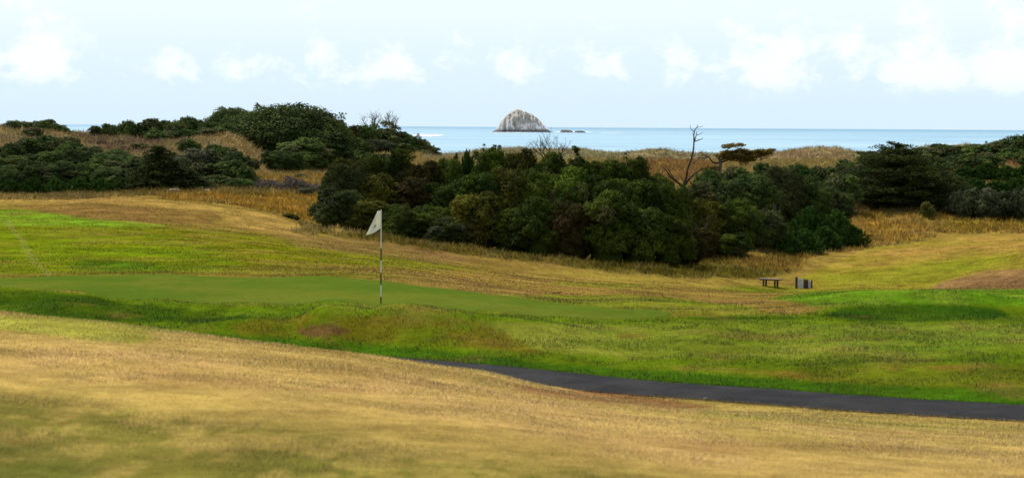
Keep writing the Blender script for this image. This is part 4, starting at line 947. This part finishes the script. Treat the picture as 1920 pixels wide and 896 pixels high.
# bare twiggy shrubs
def branch(mb, p, d, L_, r_, depth, g, spread, up):
    n = 4; P = [p]; q = d
    for i in range(n):
        q = q + g.normal(0, .16, 3) + np.array([0, 0, up]); q /= np.linalg.norm(q); P.append(P[-1] + q * L_ / n)
    mb.tube(P, [r_ * (1 - .35 * i / n) for i in range(n + 1)], 4)
    if depth > 0:
        for k in range(g.integers(2, 4)):
            t_ = P[g.integers(2, n + 1)]; dd = q + g.normal(0, spread, 3); dd /= np.linalg.norm(dd)
            branch(mb, t_, dd, L_ * g.uniform(.55, .85), r_ * .62, depth - 1, g, spread, up)
def bare(name, px, top, D, w, seed, label, stems, mat='deadwood', clumps=(), sink=0, basepy=None, thick=.05, depth=4):
    p = P3(px, top, D); zb = float(gz(p[0], D)); org = np.array([p[0], D, zb]); root = empty(name, org); g = np.random.default_rng(seed)
    h = p[2] - zb; start = np.array([0, 0, 0.0])
    if basepy:
        bz = P3(px, basepy, D)[2] - zb; mb0 = MB(); mb0.tube([(0, 0, -.3), (.05, 0, bz * .6), (0, 0, bz)], [thick * 2.2, thick * 1.8, thick * 1.5], 7, .1); mb0.build('trunk', M[mat], root); start = np.array([0, 0, bz * .9]); h = h - bz * .9
    for k in range(stems):
        mb = MB(); a = (k / max(1, stems - 1) - .5) * 2
        d = np.array([a * w + g.normal(0, .1), g.normal(0, .3), 1.0]); d /= np.linalg.norm(d)
        branch(mb, start, d, h * .42, thick, depth, g, .42, .10); mb.build('branch', M[mat], root)
    if clumps:
        L = Leaves(seed)
        for a, b, rad, n in clumps:
            c = P3(a, b, D, g.normal(0, .3)) - org; L.puff(c, (rad, rad, rad * .7), n, .11, .4)
        L.build('crown', M['olive'], root)
    tag(root, label, 'bare tree'); return root
bare('bare_shrub', 1031, 249, 139.5, 1.0, 5, 'leafless twiggy shrub rising above the middle thicket toward the island', 7, 'deadwood', basepy=300, thick=.035, depth=4)
bare('bare_tree', 700, 206, 283, .75, 8, 'fine-twigged bare tree on the skyline, left of its neighbour', 6, 'twigs', [(702, 238, .8, 260), (690, 244, .7, 200)], basepy=246, thick=.055, depth=4)
bare('bare_tree', 735, 209, 283, .75, 9, 'fine-twigged bare tree on the skyline nearest the open sea', 7, 'twigs', [(730, 236, 1.0, 420), (742, 242, .8, 260), (722, 232, .7, 200)], basepy=246, thick=.055, depth=4)
for k, (px, top, D, bp) in enumerate([(1449, 374, 144, 412), (1318, 392, 129, 432)]):
    bare('bare_shrub', px, top, D, 1.2, 60 + k, ['pale leafless branches poking from the bush above the young pines', 'thin bare twigs at the right end of the middle thicket'][k], 3, 'twigs', basepy=bp, thick=.03, depth=2)
# sprigs of leaves standing over the skyline of the thicket
for k, (px, top, D, w) in enumerate([(925, 274, 139, 14), (1080, 274, 140, 16), (895, 284, 139, 10)]):
    p = P3(px, top, D); org = np.array([p[0], D, float(gz(p[0], D))]); root = empty('sapling', org); g_ = np.random.default_rng(90 + k); mb = MB(); h = p[2] - org[2]
    mb.tube([(0, 0, -.2), (.05, .02, h * .5), (0, 0, h * .97)], [.05, .04, .015], 6); mb.build('stem', M['bark'], root); L = Leaves(90 + k)
    for j in range(9): L.puff((g_.normal(0, w / F * D * .45), g_.normal(0, .2), h - abs(g_.normal(0, .35))), (.16, .16, .12), 34, .085, .4)
    L.build('crown', M['dark'], root)
    tag(root, ['slender leafy sapling breaking the skyline below the island, left', 'slender leafy sapling right of the leafless shrub on the thicket', 'tiny leafy sapling just right of the skyline pines'][k], 'sapling')

# brush pile (nobody could count the sticks)
mb = MB(); g_ = np.random.default_rng(4)
for i in range(1500):
    px = g_.uniform(447, 612); D = 157 + g_.uniform(-2.2, 3); X_ = ray(px, 350)[0] * D; h0 = .9 * (.45 + .55 * math.sin((px - 440) / 175 * math.pi)) * (.6 + .8 * vnoise(np.array(px / 12.), np.array(3.)))
    zb = float(gz(X_, D)) + g_.random() * h0; d = g_.normal(size=3); d[2] = abs(d[2]) * .5; d /= np.linalg.norm(d); L_ = g_.uniform(.3, 1.1); p = np.array([X_, D, zb])
    mb.tube([p - d * L_ / 2, p + g_.normal(0, .05, 3), p + d * L_ / 2], [.035, .03, .012], 4)
o = mb.build('brush_pile', M['twigs']); tag(o, 'long heap of dead grey-brown branches at the foot of the left bush', 'brush pile', kind='stuff')

# ------------------------------------------------------------------ grass
def blades(X, Y, Z, C, h, w, lean, g):
    n = len(X); a = g.uniform(0, 6.283, n); t_ = np.stack([np.cos(a), np.sin(a), np.zeros(n)], 1) * (w / 2)[:, None]
    b = np.stack([X, Y, Z - .01], 1); ln = g.normal(0, 1, (n, 2)) * (lean * h)[:, None]
    tip = b + np.stack([ln[:, 0], ln[:, 1], h], 1)
    V = np.stack([b - t_, b + t_, tip], 1).reshape(-1, 3)
    return V, np.repeat(C, 3, 0)
g_ = np.random.default_rng(5)
N = 620000
u = g_.random(N); r_ = np.exp(np.log(9.2) + (np.log(64) - np.log(9.2)) * u ** .92); t_ = g_.uniform(-.275, .275, N)
X, Y = np.sin(t_) * r_, np.cos(t_) * r_
keep = ~on_path(X, Y, PW - .06) & ~in_green(X, Y); X, Y, r_ = X[keep], Y[keep], r_[keep]
Z = gz(X, Y); C = ground_color(X, Y, Z)
C = C * ((1 + g_.normal(0, 1, len(X)) * (.12 + .08 * sstep(30, 35, r_))).clip(.5, 1.7) * 1.3 * (1 + .4 * (1 - sstep(26, 33, r_))))[:, None]; C = C * .9 + C.mean(1, keepdims=True) * .1
dry = (g_.random(len(X)) < .15)[:, None]; C = np.where(dry, C * .5 + G(206, 176, 110) * .5 * (r_ < 33)[:, None] + C * .5 * (r_ >= 33)[:, None], C)
h = g_.uniform(.008, .022, len(X)) * (1 + .5 * sstep(.54, .66, fbm(X * .9, Y * .9, 3)) + 1.3 * sstep(31, 35, r_) * sstep(.42, .62, fbm(X * 1.7 + 5, Y * 1.7, 3))) * np.clip(r_ / 20, .8, 1.3) * (1.3 - .1 * sstep(28, 34, r_)) * (1 - .45 * sstep(48, 62, r_)); w = .0035 * np.clip(r_ / 9, 1, 5)
V, CC = blades(X, Y, Z, C, h, w, .55, g_)
o = mesh_np('grass', V, np.arange(len(V)).reshape(-1, 3), M['blade'], color=CC); tag(o, 'short mown grass, straw-coloured on the near slope and green by the path', 'grass', kind='stuff')
# scattered taller tufts over the fields beyond the green
N = 230000; r_ = np.exp(g_.uniform(math.log(54), math.log(150), N)); t_ = g_.uniform(-.275, .275, N); X, Y = np.sin(t_) * r_, np.cos(t_) * r_
kk = (fbm(X * .5, Y * .5, 4, .6) + g_.normal(0, .1, N) > .50) & ~in_green(X, Y); X, Y, r_ = X[kk], Y[kk], r_[kk]; Z = gz(X, Y)
C = ground_color(X, Y, Z) * (1.15 + g_.normal(0, .28, len(X))).clip(.5, 1.8)[:, None]
V, CC = blades(X, Y, Z, C, g_.uniform(.02, .055, len(X)), g_.uniform(.02, .05, len(X)) * r_ / 60, .7, g_)
o = mesh_np('field_grass', V, np.arange(len(V)).reshape(-1, 3), M['blade'], color=CC); tag(o, 'uneven grass tufts over the dry fields behind the putting green', 'grass', kind='stuff')
# longer tufts leaning over both edges of the path
n_t = 26000; k = g_.integers(0, len(pl) - 1, n_t); sd2 = np.where(g_.random(n_t) < .5, -1, 1)
off = PW + g_.normal(.03, .05, n_t) + .10 * (fbm(k * .23, sd2 * 3.0 + 5, 3) - .5)
X, Y = pl[k, 0] + nn[k, 0] * sd2 * off + g_.normal(0, .06, n_t), pl[k, 1] + nn[k, 1] * sd2 * off + g_.normal(0, .06, n_t)
kk = (Y > 20) & (Y < 41) & (np.abs(X) < 12); X, Y = X[kk], Y[kk]; Z = gz(X, Y); C = ground_color(X, Y, Z) * g_.normal(1.15, .2, len(X)).clip(.7, 1.6)[:, None]
V, CC = blades(X, Y, Z, C, g_.uniform(.02, .055, len(X)), g_.uniform(.006, .014, len(X)), .6, g_)
o = mesh_np('verge_grass', V, np.arange(len(V)).reshape(-1, 3), M['blade'], color=CC); tag(o, 'longer grass tufts fringing both edges of the dark path', 'grass', kind='stuff')
# tussocks in the rough and over the dunes
N = 70000
r_ = np.exp(g_.uniform(math.log(104), math.log(308), N)); t_ = g_.uniform(-.275, .275, N); X, Y = np.sin(t_) * r_, np.cos(t_) * r_
Z = gz(X, Y); px, py = project(X, Y, Z); m = rough_mask(X, Y, px, py, r_)
keep = g_.random(N) < m; X, Y, Z, r_ = X[keep], Y[keep], Z[keep], r_[keep]
C0 = ground_color(X, Y, Z); K_ = 9
ii = np.repeat(np.arange(len(X)), K_); n = len(ii); sp = .16 + .10 * (r_[ii] > 200)
X2 = X[ii] + g_.normal(0, 1, n) * sp; Y2 = Y[ii] + g_.normal(0, 1, n) * sp; Z2 = gz(X2, Y2)
tf = g_.uniform(.6, 1.3, len(X)); C2_ = C0 * (g_.normal(1.6, .22, len(X)).clip(.6, 1.6))[:, None]
h = g_.uniform(.18, .42, n) * tf[ii] * np.clip(r_[ii] / 150, .8, 1.5); w = g_.uniform(.03, .06, n) * np.clip(r_[ii] / 130, .8, 1.9)
V, CC = blades(X2, Y2, Z2, C2_[ii] * g_.normal(1, .14, n).clip(.6, 1.5)[:, None], h, w, .5, g_)
o = mesh_np('tussock_grass', V, np.arange(len(V)).reshape(-1, 3), M['blade'], color=CC); tag(o, 'rough golden tussock grass below the bush and over the dunes', 'grass', kind='stuff')

# ------------------------------------------------------------------ flagstick
b = unproj(714.2, 577.5, 44.6); fx, fy = b[0], b[1]; fz = float(gz(fx, fy)) + .04
root = empty('golf_flag', (fx, fy, fz)); tz = P3(713.8, 394.5, fy)[2] - fz
def zrow(py): return P3(714, py, fy)[2] - fz
ed = [tz, zrow(465.5), zrow(488), zrow(511), zrow(534), zrow(556), -.05]
for i in range(6):
    mb = MB(); z1, z0 = ed[i], ed[i + 1]; ra = .0125 if i == 0 else .0155
    mb.tube([(0, 0, z0), (0, 0, (z0 + z1) / 2), (0, 0, z1)], [ra] * 3, 14)
    o = mb.build('pole_section', M['white'] if i % 2 == 0 else M['black'], root, smooth=False); o['label'] = 'white band of the striped pole' if i % 2 == 0 else 'black band of the striped pole'
# limp cloth: rows go down the pole, columns run out to the fly
nu, nv = 30, 26; V = []; top0, low0 = tz - .005, zrow(427.5)
flyx = (688.0 - 714) / F * fy; tipz = zrow(440.5)
def fpt(px_, py_): q = P3(px_, py_, fy); return q[0] - fx, q[2] - fz
A0, A1, B0, B1 = fpt(714.2, 395.4), fpt(714.2, 427.5), fpt(708.6, 395.6), fpt(686.5, 441)
for j in range(nv):
    v = j / (nv - 1)
    for i in range(nu):
        u_ = i / (nu - 1); sg = .035 * math.sin(math.pi * u_) * v
        x_ = (A0[0] * (1 - v) + A1[0] * v) * (1 - u_) + (B0[0] * (1 - v) + B1[0] * v) * u_
        zz = (A0[1] * (1 - v) + A1[1] * v) * (1 - u_) + (B0[1] * (1 - v) + B1[1] * v) * u_ - sg
        yy = (.022 * math.sin(u_ * 7 + v * 2.5) + .016 * math.sin(v * 9 + u_ * 3)) * u_ ** .7
        V.append((x_ - .004, yy, zz))
Fq = [(j * nu + i, j * nu + i + 1, (j + 1) * nu + i + 1, (j + 1) * nu + i) for j in range(nv - 1) for i in range(nu - 1)]
flag = mesh_np('flag', V, Fq, M['cloth'], root, smooth=True); sm = flag.modifiers.new('thickness', 'SOLIDIFY'); sm.thickness = .003
def flag_at(u_, v):
    x_, y_ = u_ * (nu - 1), v * (nv - 1); i, j = min(int(x_), nu - 2), min(int(y_), nv - 2); a, c = x_ - i, y_ - j; A = np.array(V)
    return (A[j * nu + i] * (1 - a) + A[j * nu + i + 1] * a) * (1 - c) + (A[(j + 1) * nu + i] * (1 - a) + A[(j + 1) * nu + i + 1] * a) * c
mb = MB()
for row, (v0, ua, ub, wd) in enumerate([(.66, .40, .62, .012), (.73, .44, .66, .008), (.60, .50, .58, .007)]):
    P = [flag_at(ua + (ub - ua) * k / 8, v0 + .03 * math.sin(k / 8 * 3.1) * (1 if row != 1 else -.5)) + np.array([0, -.006, 0]) for k in range(9)]
    mb.tube(P, [wd * math.sin((k + 1) / 10 * 3.14) * .8 for k in range(9)], 5)
mb.build('emblem', M['ink'], flag)
mb = MB(); mb.tube([(0, 0, tz - .002), (0, 0, tz + .012)], [.015, .012], 12); mb.build('cap', M['white'], root)
mb = MB(); mb.tube([(0, 0, -.05), (0, 0, -.034)], [.054, .054], 20); mb.build('cup', M['metal'], root)
tag(root, 'cream flag hanging limp on a black and white striped pole on the green', 'golf flag')

# ------------------------------------------------------------------ bench
b = unproj(1444.5, 541.5, 112.0); bz = float(gz(b[0], 112.0)); yaw = R(-28)
root = empty('bench', (b[0], 112.0, bz), yaw)
mb = MB(); mb.box((0, 0, .435), (1.32, .50, .055), 0, .012); mb.build('seat', M['timber_top'], root)
mb = MB(); mb.box((0, -.10, .385), (1.15, .07, .045), 0, .006); mb.box((0, .10, .385), (1.15, .07, .045), 0, .006); mb.build('rail', M['timber'], root)
for sx in (-.34, .34):
    for sy in (-.21, .21):
        mb = MB(); mb.box((sx, sy, .16), (.095, .085, .405), 0, .01); mb.build('leg', M['timber'], root)
tag(root, 'low dark timber bench with a plank top and four block legs on the grass', 'bench')
# ------------------------------------------------------------------ tee board
b = unproj(1507, 543, 112.0); bz = float(gz(b[0], 112.0)) - .02; k = 112.0 / F
root = empty('tee_sign', (b[0], 112.0, bz), R(-4))
def bx(px, w, h, y_=0, d=.1, z0=-.05): return ((px - 1507) * k, y_, (h + z0) / 2), (w * k, d, h - z0)
for px, w, h in ((1493.2, 4.4, .66), (1521.6, 3.0, .50)):
    mb = MB(); mb.box(*bx(px, w, h, .02, .13), 0, .01); mb.build('post', M['timber'], root)
for px, w, h in ((1500.6, 10.2, .57), (1517.7, 4.9, .47)):
    c, d = bx(px, w, h, -.02, .035, .04); mb = MB(); mb.box(c, d, 0, .005); pn = mb.build('panel', M['board'], root)
    mb = MB(); n_l = 6
    for i in range(n_l):
        ww = d[0] * (.5 if i == 0 else .72) * (1 if i % 3 else .8); mb.box((c[0], c[1] - .02, c[2] + d[2] * (.36 - .14 * i)), (ww, .004, .014 if i else .026))
    mb.build('lettering', M['text'], pn)
c, d = bx(1510.9, 9.4, .53, .01, .10); mb = MB()
for i in range(3): mb.box((c[0] + (i - 1) * d[0] / 3, c[1], c[2] - .012 * i), (d[0] / 3 - .006, d[1], d[2]), 0, .006)
mb.build('timber_boarding', M['timber'], root)
mb = MB(); mb.box((-.13, .05, .2), (.6, .05, .07), 0, .006); mb.build('rail', M['timber'], root)
tag(root, 'low timber tee board with two pale lettered panels, right of the bench', 'sign')

# ------------------------------------------------------------------ small things on the ground
p = hit(1045, 551, 60); mb = MB()
org = np.array([p[0], p[1], float(gz(p[0], p[1]))])
mb.tube([(-.45, 0, .02), (-.15, .05, .06), (.1, 0, .05)], [.02, .025, .03], 6); mb.tube([(.1, 0, .05), (.2, 0, .14), (.23, 0, .22)], [.03, .02, .008], 6); mb.tube([(-.15, .05, .06), (-.25, .1, .14)], [.015, .006], 5)
o = mb.build('fallen_branch', M['deadwood']); o.scale = (.55,) * 3; o.location = org; tag(o, 'small fallen forked branch on dry grass behind the green', 'branch')
def stone(px, py, size, label, rmin, sx=1.6, name='stone', cat='stone'):
    p = hit(px, py, rmin); g_ = np.random.default_rng(int(px)); u = np.linspace(0, 6.283, 13)[:-1]; w = np.linspace(-1.4, 1.5, 8); V = []
    for b_ in w:
        for a_ in u: V.append((math.cos(a_) * math.cos(b_) * sx, math.sin(a_) * math.cos(b_), math.sin(b_) * .6 + .2))
    V = np.array(V) * size * g_.uniform(.85, 1.15, (len(V), 1)); Fq = [(i * 12 + j, i * 12 + (j + 1) % 12, (i + 1) * 12 + (j + 1) % 12, (i + 1) * 12 + j) for i in range(7) for j in range(12)]
    o = mesh_np(name, V, Fq, stone_m, smooth=True); o.location = (p[0], p[1], float(gz(p[0], p[1]))); tag(o, label, cat)
stone_m = plain_mat('pale_stone', (.26, .21, .16), (.40, .33, .26), 3, .9)
stone(325, 359, .26, 'pale rounded boulder at the foot of the pointed cypress', 120, 2.0)
stone(388, 358, .14, 'small pale stone between the cypress foot and the brush pile', 120, 1.8)
stone(580, 366, .15, 'small pale stone below the right end of the brush pile', 120, 1.6)
stone(1322, 748, .03, 'tiny pale stone on the near edge of the dark path', 26, 1.3)
